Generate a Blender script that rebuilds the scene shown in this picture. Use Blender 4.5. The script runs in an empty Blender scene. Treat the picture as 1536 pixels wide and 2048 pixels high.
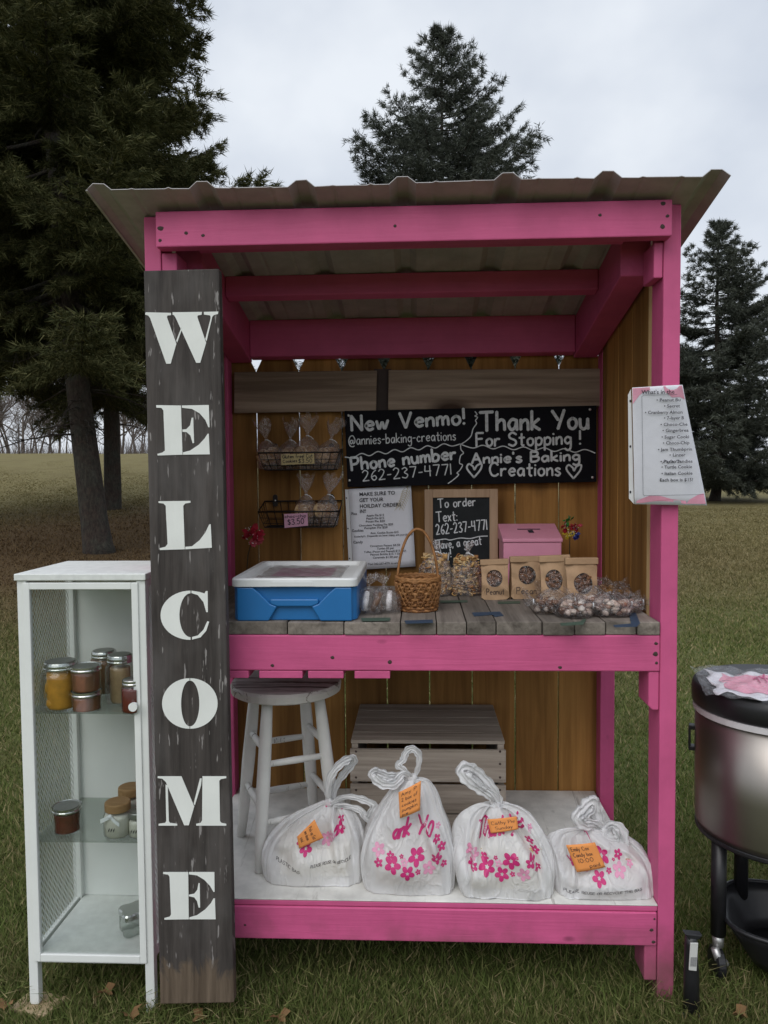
import bpy, bmesh, math, random
import numpy as np
from mathutils import Vector, Matrix
from mathutils.bvhtree import BVHTree

random.seed(7)
RNG = np.random.default_rng(11)
S = bpy.context.scene
COL = S.collection
R = math.radians

# ------------------------------------------------------------------ camera
CAM = Vector((0.0, -1.84, 1.29))
YAW, PITCH, ROLL, FPX = 0.0447, 0.0482, 0.0084, 1538.0
_fw = Vector((-math.sin(YAW), math.cos(YAW), 0)); _rt = Vector((math.cos(YAW), math.sin(YAW), 0)); _up = Vector((0, 0, 1))
FW = _fw * math.cos(PITCH) - _up * math.sin(PITCH)
_u2 = _up * math.cos(PITCH) + _fw * math.sin(PITCH)
RT = _rt * math.cos(ROLL) - _u2 * math.sin(ROLL)
UP = _u2 * math.cos(ROLL) + _rt * math.sin(ROLL)
cam_d = bpy.data.cameras.new('camera')
cam = bpy.data.objects.new('camera', cam_d); COL.objects.link(cam)
m3 = Matrix((RT, UP, -FW)).transposed().to_4x4(); m3.translation = CAM
cam.matrix_world = m3
cam_d.sensor_fit = 'VERTICAL'; cam_d.sensor_height = 36.0; cam_d.lens = FPX / 2048 * 36
cam_d.clip_start = 0.05; cam_d.clip_end = 3000
S.camera = cam

# ------------------------------------------------------------------ sky, sun, exposure
SUN_EL, SUN_AZ = 44, 200
W = bpy.data.worlds.new("World"); S.world = W; W.use_nodes = True
wt = W.node_tree; wt.nodes.clear()
def wn(t, **k):
    n = wt.nodes.new(t)
    for a, b in k.items(): setattr(n, a, b)
    return n
wo = wn('ShaderNodeOutputWorld'); bg = wn('ShaderNodeBackground'); bg.inputs[1].default_value = 1.0
sky = wn('ShaderNodeTexSky', sky_type='NISHITA', sun_disc=False)
sky.sun_elevation = R(SUN_EL); sky.sun_rotation = R(SUN_AZ); sky.air_density = 1; sky.dust_density = 4
tc = wn('ShaderNodeTexCoord'); sep = wn('ShaderNodeSeparateXYZ')
wt.links.new(tc.outputs['Generated'], sep.inputs[0])
mp = wn('ShaderNodeMapping'); mp.inputs['Scale'].default_value = (1.6, 1.6, 2.2)
wt.links.new(tc.outputs['Generated'], mp.inputs[0])
nz = wn('ShaderNodeTexNoise'); nz.inputs['Scale'].default_value = 1.5; nz.inputs['Detail'].default_value = 5; nz.inputs['Roughness'].default_value = .5
wt.links.new(mp.outputs[0], nz.inputs['Vector'])
cr = wn('ShaderNodeValToRGB')
cr.color_ramp.elements[0].position = .36; cr.color_ramp.elements[0].color = (.55, .61, .715, 1)
cr.color_ramp.elements[1].position = .63; cr.color_ramp.elements[1].color = (.84, .885, .945, 1)
wt.links.new(nz.outputs['Fac'], cr.inputs[0])
gr = wn('ShaderNodeMapRange', interpolation_type='SMOOTHSTEP')          # overcast: brighter towards the zenith
gr.inputs[1].default_value = .5; gr.inputs[2].default_value = 1.0; gr.inputs[3].default_value = 1.0; gr.inputs[4].default_value = 1.9
wt.links.new(sep.outputs[2], gr.inputs[0])
vm = wn('ShaderNodeVectorMath', operation='SCALE'); wt.links.new(cr.outputs[0], vm.inputs[0]); wt.links.new(gr.outputs[0], vm.inputs['Scale'])
sk = wn('ShaderNodeVectorMath', operation='SCALE'); sk.inputs['Scale'].default_value = .07; wt.links.new(sky.outputs[0], sk.inputs[0])
mx = wn('ShaderNodeMix', data_type='RGBA'); mx.inputs[0].default_value = .90
wt.links.new(sk.outputs[0], mx.inputs[6]); wt.links.new(vm.outputs[0], mx.inputs[7])
wt.links.new(mx.outputs[2], bg.inputs[0]); wt.links.new(bg.outputs[0], wo.inputs[0])
sd = bpy.data.lights.new('sun', 'SUN'); sd.energy = 1.05; sd.angle = R(45); sd.color = (1, .965, .92)
so = bpy.data.objects.new('sun', sd); COL.objects.link(so)
# sky sun_rotation is measured from +Y clockwise seen from above
_d = Vector((math.sin(R(SUN_AZ)) * math.cos(R(SUN_EL)), math.cos(R(SUN_AZ)) * math.cos(R(SUN_EL)), math.sin(R(SUN_EL))))
so.rotation_euler = _d.to_track_quat('Z', 'Y').to_euler(); so.location = (0, -6, 8)
S.view_settings.view_transform = 'Standard'; S.view_settings.look = 'None'
S.view_settings.exposure = 0.12; S.view_settings.gamma = 1.0
S.render.engine = 'CYCLES'
S.cycles.max_bounces = 8; S.cycles.diffuse_bounces = 3; S.cycles.glossy_bounces = 3
S.cycles.transmission_bounces = 6; S.cycles.transparent_max_bounces = 24
S.cycles.caustics_reflective = False; S.cycles.caustics_refractive = False
try: S.cycles.use_denoising = True
except Exception: pass

# ------------------------------------------------------------------ measuring helpers (photo pixel -> point on a real plane)
def ray(px, py):
    return RT * ((px - 768) / FPX) - UP * ((py - 1024) / FPX) + FW
def at(px, py, Y):
    d = ray(px, py); return CAM + d * ((Y - CAM.y) / d.y)
def on(px, py, Z):
    d = ray(px, py); return CAM + d * ((Z - CAM.z) / d.z)
def hit(px, py, p0, n):
    d = ray(px, py); return CAM + d * ((p0 - CAM).dot(n) / d.dot(n))
def V(*a): return Vector(a)

# ------------------------------------------------------------------ object helpers
BASE = {}
def props(o, label=None, cat=None, group=None, kind=None):
    if label: o['label'] = label
    if cat: o['category'] = cat
    if group: o['group'] = group
    if kind: o['kind'] = kind
    return o
def thing(name, loc, label, cat, group=None):
    o = bpy.data.objects.new(name, None); COL.objects.link(o)
    o.location = loc; o.empty_display_size = .05
    BASE[o] = Vector(loc); return props(o, label, cat, group)
def dup(o, parent=None):
    c = o.copy(); COL.objects.link(c)
    if parent: c.parent = parent
    BASE[c] = BASE.get(o, Vector())
    for ch in list(o.children): dup(ch, c)
    return c

class MB:
    def __init__(s): s.v = []; s.f = []
    def add(s, vs, fs):
        n = len(s.v); s.v += [tuple(p) for p in vs]; s.f += [tuple(i + n for i in f) for f in fs]; return s
    def hexa(s, p):     # p: 4 bottom (ccw), 4 top
        return s.add(p, [(3, 2, 1, 0), (4, 5, 6, 7), (0, 1, 5, 4), (1, 2, 6, 5), (2, 3, 7, 6), (3, 0, 4, 7)])
    def box(s, x0, x1, y0, y1, z0, z1):
        return s.hexa([(x0, y0, z0), (x1, y0, z0), (x1, y1, z0), (x0, y1, z0), (x0, y0, z1), (x1, y0, z1), (x1, y1, z1), (x0, y1, z1)])
    def obox(s, c, ex, ey, ez):   # centre and three half vectors
        c = Vector(c); P = []
        for k in (-1, 1):
            for i, j in ((-1, -1), (1, -1), (1, 1), (-1, 1)): P.append(c + ex * i + ey * j + ez * k)
        return s.hexa(P)
    def prism(s, pts, off):       # planar polygon extruded by off
        n = len(pts); off = Vector(off)
        vs = [Vector(p) for p in pts] + [Vector(p) + off for p in pts]
        return s.add(vs, [tuple(range(n)), tuple(range(2 * n - 1, n - 1, -1))] + [(i, i + n, (i + 1) % n + n, (i + 1) % n) for i in range(n)])
    def tube(s, path, r, n=8, closed=False, flat=1.0):
        path = [Vector(p) for p in path]; m = len(path)
        rs = r if isinstance(r, (list, tuple)) else [r] * m
        ref = None; vs = []
        for i, p in enumerate(path):
            a = path[(i - 1) % m] if (closed or i) else p
            b = path[(i + 1) % m] if (closed or i < m - 1) else p
            t = (b - a)
            t = t.normalized() if t.length > 1e-9 else Vector((0, 0, 1))
            if ref is None:
                ref = Vector((0, 0, 1)) if abs(t.z) < .9 else Vector((1, 0, 0))
            ref = (ref - t * ref.dot(t))
            ref = ref.normalized() if ref.length > 1e-6 else t.orthogonal().normalized()
            bi = t.cross(ref)
            for k in range(n):
                an = 2 * math.pi * k / n
                vs.append(p + ref * (math.cos(an) * rs[i] * flat) + bi * (math.sin(an) * rs[i]))
        fs = []
        for i in range(m if closed else m - 1):
            j = (i + 1) % m
            for k in range(n): fs.append((i * n + k, i * n + (k + 1) % n, j * n + (k + 1) % n, j * n + k))
        if not closed: fs += [tuple(range(n - 1, -1, -1)), tuple((m - 1) * n + k for k in range(n))]
        return s.add(vs, fs)
    def lathe(s, prof, n, c, sx=1, sy=1, fn=None, caps=True):
        c = Vector(c); vs = []
        for r, z in prof:
            for k in range(n):
                a = 2 * math.pi * k / n; q = fn(a, z) if fn else 1
                vs.append((c.x + math.cos(a) * r * sx * q, c.y + math.sin(a) * r * sy * q, c.z + z))
        m = len(prof)
        fs = [(i * n + k, i * n + (k + 1) % n, (i + 1) * n + (k + 1) % n, (i + 1) * n + k) for i in range(m - 1) for k in range(n)]
        if caps: fs += [tuple(range(n - 1, -1, -1)), tuple((m - 1) * n + k for k in range(n))]
        return s.add(vs, fs)
    def grid(s, fn, nu, nv, wrap=False):
        vs = [fn(i / (nu if wrap else nu - 1), j / (nv - 1)) for j in range(nv) for i in range(nu)]
        fs = []
        for j in range(nv - 1):
            for i in range(nu if wrap else nu - 1):
                k = (i + 1) % nu
                fs.append((j * nu + i, j * nu + k, (j + 1) * nu + k, (j + 1) * nu + i))
        return s.add(vs, fs)
    def blob(s, c, rx, ry, rz, n=10, jit=.12, rot=None):
        c = Vector(c); vs = []; m = max(4, n // 2 + 1)
        for j in range(m):
            th = math.pi * j / (m - 1)
            for i in range(n):
                ph = 2 * math.pi * i / n; k = 1 + random.uniform(-jit, jit)
                p = Vector((math.sin(th) * math.cos(ph) * rx * k, math.sin(th) * math.sin(ph) * ry * k, math.cos(th) * rz * k))
                vs.append(c + (rot @ p if rot else p))
        fs = [(j * n + i, (j + 1) * n + i, (j + 1) * n + (i + 1) % n, j * n + (i + 1) % n) for j in range(m - 1) for i in range(n)]
        return s.add(vs, fs)
    def build(s, name, mat, parent=None, smooth=False, bevel=0, origin=None, solid=0, seg=2):
        b = BASE[parent] if parent is not None else Vector(origin if origin is not None else (0, 0, 0))
        me = bpy.data.meshes.new(name)
        me.from_pydata([(x - b.x, y - b.y, z - b.z) for x, y, z in s.v], [], s.f)
        bm = bmesh.new(); bm.from_mesh(me)
        bmesh.ops.recalc_face_normals(bm, faces=bm.faces); bm.to_mesh(me); bm.free()
        for m_ in (mat if isinstance(mat, list) else [mat]): me.materials.append(m_)
        if smooth: me.polygons.foreach_set('use_smooth', [True] * len(me.polygons))
        me.update()
        o = bpy.data.objects.new(name, me); COL.objects.link(o); BASE[o] = b
        if parent is not None: o.parent = parent
        else: o.location = b
        if solid:
            k = o.modifiers.new('solid', 'SOLIDIFY'); k.thickness = solid; k.offset = 0
        if bevel:
            k = o.modifiers.new('bevel', 'BEVEL'); k.width = bevel; k.segments = seg; k.limit_method = 'ANGLE'; k.angle_limit = R(40)
        return o
def catmull(pts, n=6, closed=False):
    P = [Vector(p) for p in pts]; out = []; m = len(P)
    for i in range(m if closed else m - 1):
        a, b, c, d = (P[(i - 1) % m] if closed or i else P[0]), P[i], P[(i + 1) % m], (P[(i + 2) % m] if closed or i < m - 2 else P[-1])
        for k in range(n):
            t = k / n
            out.append(.5 * ((2 * b) + (c - a) * t + (2 * a - 5 * b + 4 * c - d) * t * t + (3 * b - a - 3 * c + d) * t ** 3))
    if not closed: out.append(P[-1])
    return out

# ------------------------------------------------------------------ materials
def newmat(name):
    m = bpy.data.materials.new(name); m.use_nodes = True; t = m.node_tree; t.nodes.clear()
    o = t.nodes.new('ShaderNodeOutputMaterial'); b = t.nodes.new('ShaderNodeBsdfPrincipled'); t.links.new(b.outputs[0], o.inputs[0])
    return m, t, b, o
def node(t, ty, **k):
    n = t.nodes.new(ty)
    for a, b in k.items(): setattr(n, a, b)
    return n
def c4(c): return (c[0], c[1], c[2], 1)
def coords(t, scale, island=0.0):
    tc = node(t, 'ShaderNodeTexCoord'); mp = node(t, 'ShaderNodeMapping'); mp.inputs['Scale'].default_value = scale
    src = tc.outputs['Object']
    if island:
        g = node(t, 'ShaderNodeNewGeometry'); ml = node(t, 'ShaderNodeMath', operation='MULTIPLY'); ml.inputs[1].default_value = 37.0
        t.links.new(g.outputs['Random Per Island'], ml.inputs[0])
        ad = node(t, 'ShaderNodeVectorMath', operation='ADD'); t.links.new(src, ad.inputs[0]); t.links.new(ml.outputs[0], ad.inputs[1]); src = ad.outputs[0]
    t.links.new(src, mp.inputs[0]); return mp.outputs[0]
def noise(t, vec, scale, detail=4, rough=.6, dist=0):
    n = node(t, 'ShaderNodeTexNoise'); n.inputs['Scale'].default_value = scale; n.inputs['Detail'].default_value = detail
    n.inputs['Roughness'].default_value = rough; n.inputs['Distortion'].default_value = dist
    if vec is not None: t.links.new(vec, n.inputs['Vector'])
    return n.outputs['Fac']
def ramp(t, fac, stops):
    r = node(t, 'ShaderNodeValToRGB'); e = r.color_ramp.elements
    while len(e) < len(stops): e.new(.5)
    for k, (p, c) in enumerate(stops): e[k].position = p; e[k].color = c4(c) if len(c) == 3 else c
    t.links.new(fac, r.inputs[0]); return r.outputs[0]
def mixc(t, fac, a, b, mode='MIX'):
    m = node(t, 'ShaderNodeMix', data_type='RGBA', blend_type=mode)
    for k, x in ((0, fac), (6, a), (7, b)):
        if isinstance(x, (int, float)): m.inputs[k].default_value = x
        elif isinstance(x, tuple): m.inputs[k].default_value = c4(x)
        else: t.links.new(x, m.inputs[k])
    return m.outputs[2]
def bump(t, b, h, strength=.3, dist=.002):
    n = node(t, 'ShaderNodeBump'); n.inputs['Strength'].default_value = strength; n.inputs['Distance'].default_value = dist
    t.links.new(h, n.inputs['Height']); t.links.new(n.outputs[0], b.inputs['Normal'])
def plain(name, c, rough=.5, metal=0, var=.12, scale=30, bmp=.1, spec=.5):
    m, t, b, o = newmat(name)
    f = noise(t, coords(t, (1, 1, 1)), scale, 5, .65)
    lo = tuple(x * (1 - var) for x in c); hi = tuple(min(1, x * (1 + var)) for x in c)
    t.links.new(ramp(t, f, [(.3, lo), (.7, hi)]), b.inputs['Base Color'])
    b.inputs['Roughness'].default_value = rough; b.inputs['Metallic'].default_value = metal
    b.inputs['Specular IOR Level'].default_value = spec
    if bmp: bump(t, b, f, bmp, .002)
    return m
def wood(name, lo, hi, axis=2, fine=60, stretch=.05, rough=.75, bmp=.4, isl=.35, knots=.0, knotc=(.05, .025, .01), stain=None):
    m, t, b, o = newmat(name)
    sc = [1, 1, 1]; sc[axis] = stretch
    v = coords(t, tuple(sc), 1)
    f = noise(t, v, fine, 6, .65, .6); f2 = noise(t, v, fine * .22, 3, .5, 1.5)
    mixf = node(t, 'ShaderNodeMath', operation='ADD'); t.links.new(f, mixf.inputs[0]); t.links.new(f2, mixf.inputs[1])
    hf = node(t, 'ShaderNodeMath', operation='MULTIPLY'); hf.inputs[1].default_value = .5; t.links.new(mixf.outputs[0], hf.inputs[0])
    col = ramp(t, hf.outputs[0], [(.34, lo), (.66, hi)])
    if isl:
        g = node(t, 'ShaderNodeNewGeometry'); mr = node(t, 'ShaderNodeMapRange'); mr.inputs[3].default_value = 1 - isl; mr.inputs[4].default_value = 1 + isl * .6
        t.links.new(g.outputs['Random Per Island'], mr.inputs[0])
        sv = node(t, 'ShaderNodeVectorMath', operation='SCALE'); t.links.new(col, sv.inputs[0]); t.links.new(mr.outputs[0], sv.inputs['Scale']); col = sv.outputs[0]
    if knots:
        sk = [1, 1, 1]; sk[axis] = .45
        vo = node(t, 'ShaderNodeTexVoronoi'); vo.inputs['Scale'].default_value = knots; t.links.new(coords(t, tuple(sk), 1), vo.inputs['Vector'])
        kf = ramp(t, vo.outputs['Distance'], [(.07, (1, 1, 1)), (.20, (0, 0, 0))])
        col = mixc(t, kf, col, knotc)
    if stain:
        n2 = noise(t, coords(t, (1, 1, 1)), 5, 5, .6)
        col = mixc(t, ramp(t, n2, [(.5, (0, 0, 0)), (.75, (.8, .8, .8))]), col, stain)
    t.links.new(col, b.inputs['Base Color']); b.inputs['Roughness'].default_value = rough; b.inputs['Specular IOR Level'].default_value = .25
    bump(t, b, f, bmp, .003); return m
def painted_wood(name, c, axis, worn=None, wornamt=.62, rough=.55, var=.1):
    m, t, b, o = newmat(name)
    sc = [1, 1, 1]; sc[axis] = .06
    v = coords(t, tuple(sc), 1); f = noise(t, v, 55, 5, .6, .5); g = noise(t, coords(t, (1, 1, 1), 1), 9, 4, .6)
    col = mixc(t, ramp(t, g, [(.3, (0, 0, 0)), (.7, (1, 1, 1))]), tuple(x * (1 - var) for x in c), tuple(min(1, x * (1 + var)) for x in c))
    vo = node(t, 'ShaderNodeTexVoronoi'); vo.inputs['Scale'].default_value = 7
    sk = [1, 1, 1]; sk[axis] = .5
    t.links.new(coords(t, tuple(sk), 1), vo.inputs['Vector'])
    col = mixc(t, ramp(t, vo.outputs['Distance'], [(.03, (.7, .7, .7)), (.07, (0, 0, 0))]), col, tuple(x * .3 for x in c))
    if worn:
        h = noise(t, v, 16, 6, .75, 1.0)
        col = mixc(t, ramp(t, h, [(wornamt, (0, 0, 0)), (wornamt + .05, (1, 1, 1))]), col, worn)
    if 'pink' in name:
        h2 = noise(t, v, 30, 6, .8, 1.2); col = mixc(t, ramp(t, h2, [(.66, (0, 0, 0)), (.72, (.55, .55, .55))]), col, tuple(x * .45 for x in c))
        tcz = node(t, 'ShaderNodeTexCoord'); sz = node(t, 'ShaderNodeSeparateXYZ'); t.links.new(tcz.outputs['Object'], sz.inputs[0])
        a5 = node(t, 'ShaderNodeMath', operation='MULTIPLY_ADD'); a5.inputs[1].default_value = .22; t.links.new(g, a5.inputs[0]); t.links.new(sz.outputs[2], a5.inputs[2])
        m5 = node(t, 'ShaderNodeMapRange'); m5.inputs[1].default_value = .30; m5.inputs[2].default_value = .12; m5.inputs[4].default_value = .75; t.links.new(a5.outputs[0], m5.inputs[0])
        col = mixc(t, m5.outputs[0], col, (.11, .075, .05))
    t.links.new(col, b.inputs['Base Color']); b.inputs['Roughness'].default_value = rough; b.inputs['Specular IOR Level'].default_value = .35
    bump(t, b, f, .55, .0025); return m
def clear(name, tint=(1, 1, 1), amount=.10, rough=.08, crinkle=0, haze=0, hazec=(.8, .8, .82), scale=60):
    m, t, b, o = newmat(name); t.nodes.remove(b)
    tr = node(t, 'ShaderNodeBsdfTransparent'); tr.inputs[0].default_value = c4(tint)
    gl = node(t, 'ShaderNodeBsdfGlossy'); gl.inputs['Roughness'].default_value = rough
    lw = node(t, 'ShaderNodeLayerWeight'); lw.inputs[0].default_value = .25
    mx = node(t, 'ShaderNodeMixShader'); t.links.new(tr.outputs[0], mx.inputs[1])
    ad = node(t, 'ShaderNodeMath', operation='MULTIPLY_ADD'); ad.inputs[1].default_value = .45; ad.inputs[2].default_value = amount; ad.use_clamp = True
    t.links.new(lw.outputs['Fresnel'], ad.inputs[0])
    fac = ad.outputs[0]
    if crinkle:
        n = noise(t, coords(t, (1, 1, 1)), scale, 3, .5, 1.2)
        bn = node(t, 'ShaderNodeBump'); bn.inputs['Strength'].default_value = crinkle; bn.inputs['Distance'].default_value = .01
        t.links.new(n, bn.inputs['Height']); t.links.new(bn.outputs[0], gl.inputs['Normal']); t.links.new(bn.outputs[0], lw.inputs['Normal'])
    t.links.new(fac, mx.inputs[0]); last = gl.outputs[0]
    t.links.new(last, mx.inputs[2]); out = mx.outputs[0]
    if haze:
        df = node(t, 'ShaderNodeBsdfDiffuse'); df.inputs[0].default_value = c4(hazec)
        m2 = node(t, 'ShaderNodeMixShader')
        if crinkle:
            hz = node(t, 'ShaderNodeMapRange'); hz.inputs[1].default_value = .42; hz.inputs[2].default_value = .72; hz.inputs[3].default_value = haze * .3; hz.inputs[4].default_value = min(1, haze * 3)
            t.links.new(n, hz.inputs[0]); t.links.new(hz.outputs[0], m2.inputs[0])
        else: m2.inputs[0].default_value = haze
        t.links.new(out, m2.inputs[1]); t.links.new(df.outputs[0], m2.inputs[2]); out = m2.outputs[0]
    t.links.new(out, o.inputs[0]); return m
def islands(name, stops, rough=.7, var_scale=80, bmp=.3, transl=0, spec=.3):
    m, t, b, o = newmat(name)
    g = node(t, 'ShaderNodeNewGeometry'); r = ramp(t, g.outputs['Random Per Island'], stops)
    n = noise(t, coords(t, (1, 1, 1)), var_scale, 4, .6)
    col = mixc(t, .55, r, ramp(t, n, [(.3, (.45, .45, .45)), (.7, (1.1, 1.1, 1.1))]), 'MULTIPLY')
    t.links.new(col, b.inputs['Base Color']); b.inputs['Roughness'].default_value = rough; b.inputs['Specular IOR Level'].default_value = spec
    if bmp: bump(t, b, n, bmp, .003)
    if transl:
        tl = node(t, 'ShaderNodeBsdfTranslucent'); t.links.new(col, tl.inputs[0]); ms = node(t, 'ShaderNodeMixShader'); ms.inputs[0].default_value = transl
        t.links.new(b.outputs[0], ms.inputs[1]); t.links.new(tl.outputs[0], ms.inputs[2]); t.links.new(ms.outputs[0], o.inputs[0])
    return m

PINK = (.59, .10, .245)
M = {}
for k, a in (('x', 0), ('y', 1), ('z', 2)): M['pink_' + k] = painted_wood('pink_paint_' + k, PINK, a)
M['cedar'] = wood('cedar_picket', (.165, .072, .016), (.44, .225, .065), 2, 38, .05, .7, .35, .55, 4)
M['cut_cedar'] = wood('cedar_edge', (.34, .22, .10), (.50, .36, .18), 2, 70, .08, .8, .3, .1)
M['grey_y'] = wood('weathered_grey_plank', (.105, .088, .074), (.285, .245, .21), 1, 70, .05, .85, .6, .35, 5, (.03, .025, .022))
M['grey_x'] = wood('weathered_grey_board', (.25, .205, .165), (.56, .485, .41), 0, 70, .05, .85, .6, .3, 6, (.03, .025, .022))
M['brown_x'] = wood('weathered_brown_board', (.22, .155, .115), (.56, .43, .335), 0, 52, .05, .85, .6, .3, 5, (.06, .035, .025))
M['floor'] = painted_wood('worn_white_floor', (.66, .65, .61), 1, (.42, .40, .37), .61, .7, .24)
M['stoolw'] = painted_wood('chipped_white_paint', (.72, .71, .68), 2, (.10, .07, .05), .60, .5)
M['seatw'] = painted_wood('worn_seat_paint', (.62, .60, .57), 0, (.14, .105, .085), .555, .55)
M['roof'] = plain('galvanised_roofing', (.40, .38, .385), .55, .0, .18, 14, .05)
M['screw'] = plain('rusty_screw', (.05, .03, .025), .7)
M['steel'] = plain('bright_screw', (.6, .6, .6), .3, .9)
M['black'] = plain('black_board', (.006, .006, .009), .75, 0, .25, 20, .05, .15)
M['slate'] = plain('charcoal_board', (.020, .023, .025), .75, 0, .25, 14, .05, .2)
M['chalk'] = plain('chalk_marker', (.62, .64, .66), .8, 0, .2, 120, 0)
M['oak'] = wood('light_wood_frame', (.34, .22, .135), (.50, .35, .235), 2, 60, .06, .6, .2, .12)
M['paper'] = plain('white_paper', (.79, .79, .84), .55, 0, .03, 25, .25)
M['ink'] = plain('grey_ink', (.022, .02, .03), .8, 0, .1, 30, 0)
M['pinkwash'] = plain('pink_watercolour', (.84, .36, .48), .6, 0, .2, 18, 0)
M['sleeve'] = clear('plastic_sleeve', (.98, .98, .985), .015, .2, .3, .015, (.8, .8, .84), 14)
M['sleeve_strip'] = plain('sleeve_strip', (.66, .66, .66), .4, 0, .05)
M['white'] = plain('white_enamel', (.77, .79, .765), .38, 0, .035, 12, .02)
M['dusty'] = plain('dusty_white_enamel', (.70, .72, .69), .5, 0, .10, 40, .05)
M['glass'] = clear('pane_glass', (.95, .97, .96), .02, .02)
M['shelfglass'] = clear('shelf_glass', (.90, .93, .91), .06, .05, 0, .10, (.55, .57, .54))
M['jarglass'] = clear('jar_glass', (.97, .98, .98), .05, .04)
M['tin'] = plain('tin_lid', (.62, .62, .61), .27, 1.0, .08, 30, .03)
M['tin_dull'] = plain('dull_tin_disc', (.36, .36, .35), .45, .9, .15, 30, .05)
M['blue'] = plain('blue_plastic', (.018, .15, .40), .35, 0, .06, 8, .02)
M['lidwhite'] = plain('white_plastic', (.72, .73, .72), .4, 0, .04, 20, .03)
M['pinkbox'] = plain('pale_pink_enamel', (.72, .30, .42), .4, 0, .04, 20, .02)
M['wicker'] = islands('wicker', [(0, (.17, .07, .025)), (.5, (.32, .145, .05)), (1, (.42, .21, .085))], .55, 130, .4)
M['kraft'] = plain('kraft_paper', (.42, .27, .155), .75, 0, .10, 35, .5)
M['wire'] = plain('black_wire', (.02, .017, .016), .45, .4, .1)
M['cello'] = clear('cellophane', (.99, .98, .98), .05, .10, 1.0, .035, (.78, .75, .77), 75)
M['cello_thick'] = clear('crinkled_cellophane', (.98, .96, .96), .09, .14, 1.0, .075, (.80, .74, .73), 90)
M['cookie'] = islands('cookies', [(0, (.36, .19, .085)), (.5, (.58, .36, .18)), (1, (.72, .54, .33))], .85, 90, .8)
M['choc'] = islands('chocolate_pieces', [(0, (.08, .03, .015)), (.5, (.16, .065, .03)), (.72, (.26, .13, .06)), (1, (.50, .42, .36))], .5, 90, .6)
M['nuts'] = islands('glazed_nuts', [(0, (.12, .05, .02)), (1, (.26, .11, .045))], .45, 90, .6)
M['caramel'] = islands('caramel_pieces', [(0, (.30, .14, .04)), (.6, (.45, .24, .08)), (1, (.20, .08, .03))], .5, 90, .5)
M['candy'] = islands('wrapped_candy', [(0, (.12, .05, .03)), (.4, (.34, .17, .11)), (.6, (.58, .42, .34)), (1, (.74, .66, .60))], .4, 90, .6)
M['snack'] = islands('snack_mix', [(0, (.36, .15, .05)), (.4, (.66, .42, .17)), (.7, (.76, .58, .32)), (1, (.50, .24, .09))], .75, 90, .6)
M['rods'] = islands('dipped_pretzel_rods', [(0, (.06, .03, .02)), (.6, (.20, .12, .08)), (.72, (.70, .67, .67)), (1, (.80, .78, .78))], .5, 60, .5)
M['bag'] = None
M['orange'] = plain('orange_paper', (.80, .30, .08), .7, 0, .05, 25, .15)
M['tagyellow'] = plain('manila_card', (.50, .40, .20), .7, 0, .06)
M['tagpink'] = plain('pink_card', (.62, .33, .45), .7, 0, .06)
M['magenta'] = plain('magenta_print', (.52, .022, .16), .5, 0, .1, 60, 0)
M['rose'] = plain('pale_rose_print', (.68, .30, .44), .5, 0, .1, 60, 0)
M['bluetape'] = plain('navy_tape', (.025, .05, .09), .6, 0, .2)
M['greentape'] = plain('green_tape', (.05, .085, .06), .6, 0, .2)
M['ssteel'] = plain('brushed_steel', (.36, .33, .30), .40, 1.0, .04, 10, .015)
M['blackplastic'] = plain('black_plastic', (.014, .014, .016), .42, 0, .2, 60, .1)
M['seam'] = plain('pale_gasket', (.62, .60, .61), .5, 0, .08)
M['silver'] = plain('silver_bracket', (.55, .55, .54), .4, .7, .1)
M['grey_label'] = plain('grey_label', (.55, .55, .53), .5, 0, .05)
M['barcode'] = plain('label_print', (.25, .25, .25), .6, 0, .2, 300, 0)
M['redflower'] = plain('red_petals', (.35, .012, .03), .5, 0, .3, 60, .1)
M['yellowpetal'] = plain('yellow_petals', (.55, .42, .03), .5)
M['bluepetal'] = plain('blue_petals', (.02, .03, .20), .5)
M['greenleaf'] = plain('green_plastic_leaf', (.03, .20, .04), .5)
M['stem'] = plain('dark_stem', (.03, .03, .015), .7)
M['lightwood'] = wood('offcut_wood', (.36, .26, .15), (.52, .40, .25), 0, 60, .06)
M['cork'] = wood('bamboo_lid', (.26, .14, .06), (.38, .23, .11), 0, 90, .2, .6, .3, .1)
M['wax'] = plain('cream_wax', (.74, .71, .62), .5, 0, .04)
M['ribbon'] = plain('white_ribbon', (.80, .82, .84), .35, 0, .03)
M['peach'] = islands('peach_slices', [(0, (.60, .22, .02)), (.5, (.68, .30, .03)), (1, (.72, .38, .06))], .4, 40, .2)
M['jam_red'] = plain('red_jam', (.12, .018, .012), .25, 0, .3, 60, .1)
M['jam_brown'] = plain('apple_butter', (.20, .075, .035), .4, 0, .3, 50, .3)
M['pear'] = islands('pear_pieces', [(0, (.36, .20, .10)), (1, (.50, .33, .19))], .4, 40, .2)
M['dark_syrup'] = plain('dark_syrup', (.22, .10, .045), .3, 0, .25, 40, .2)

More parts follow.
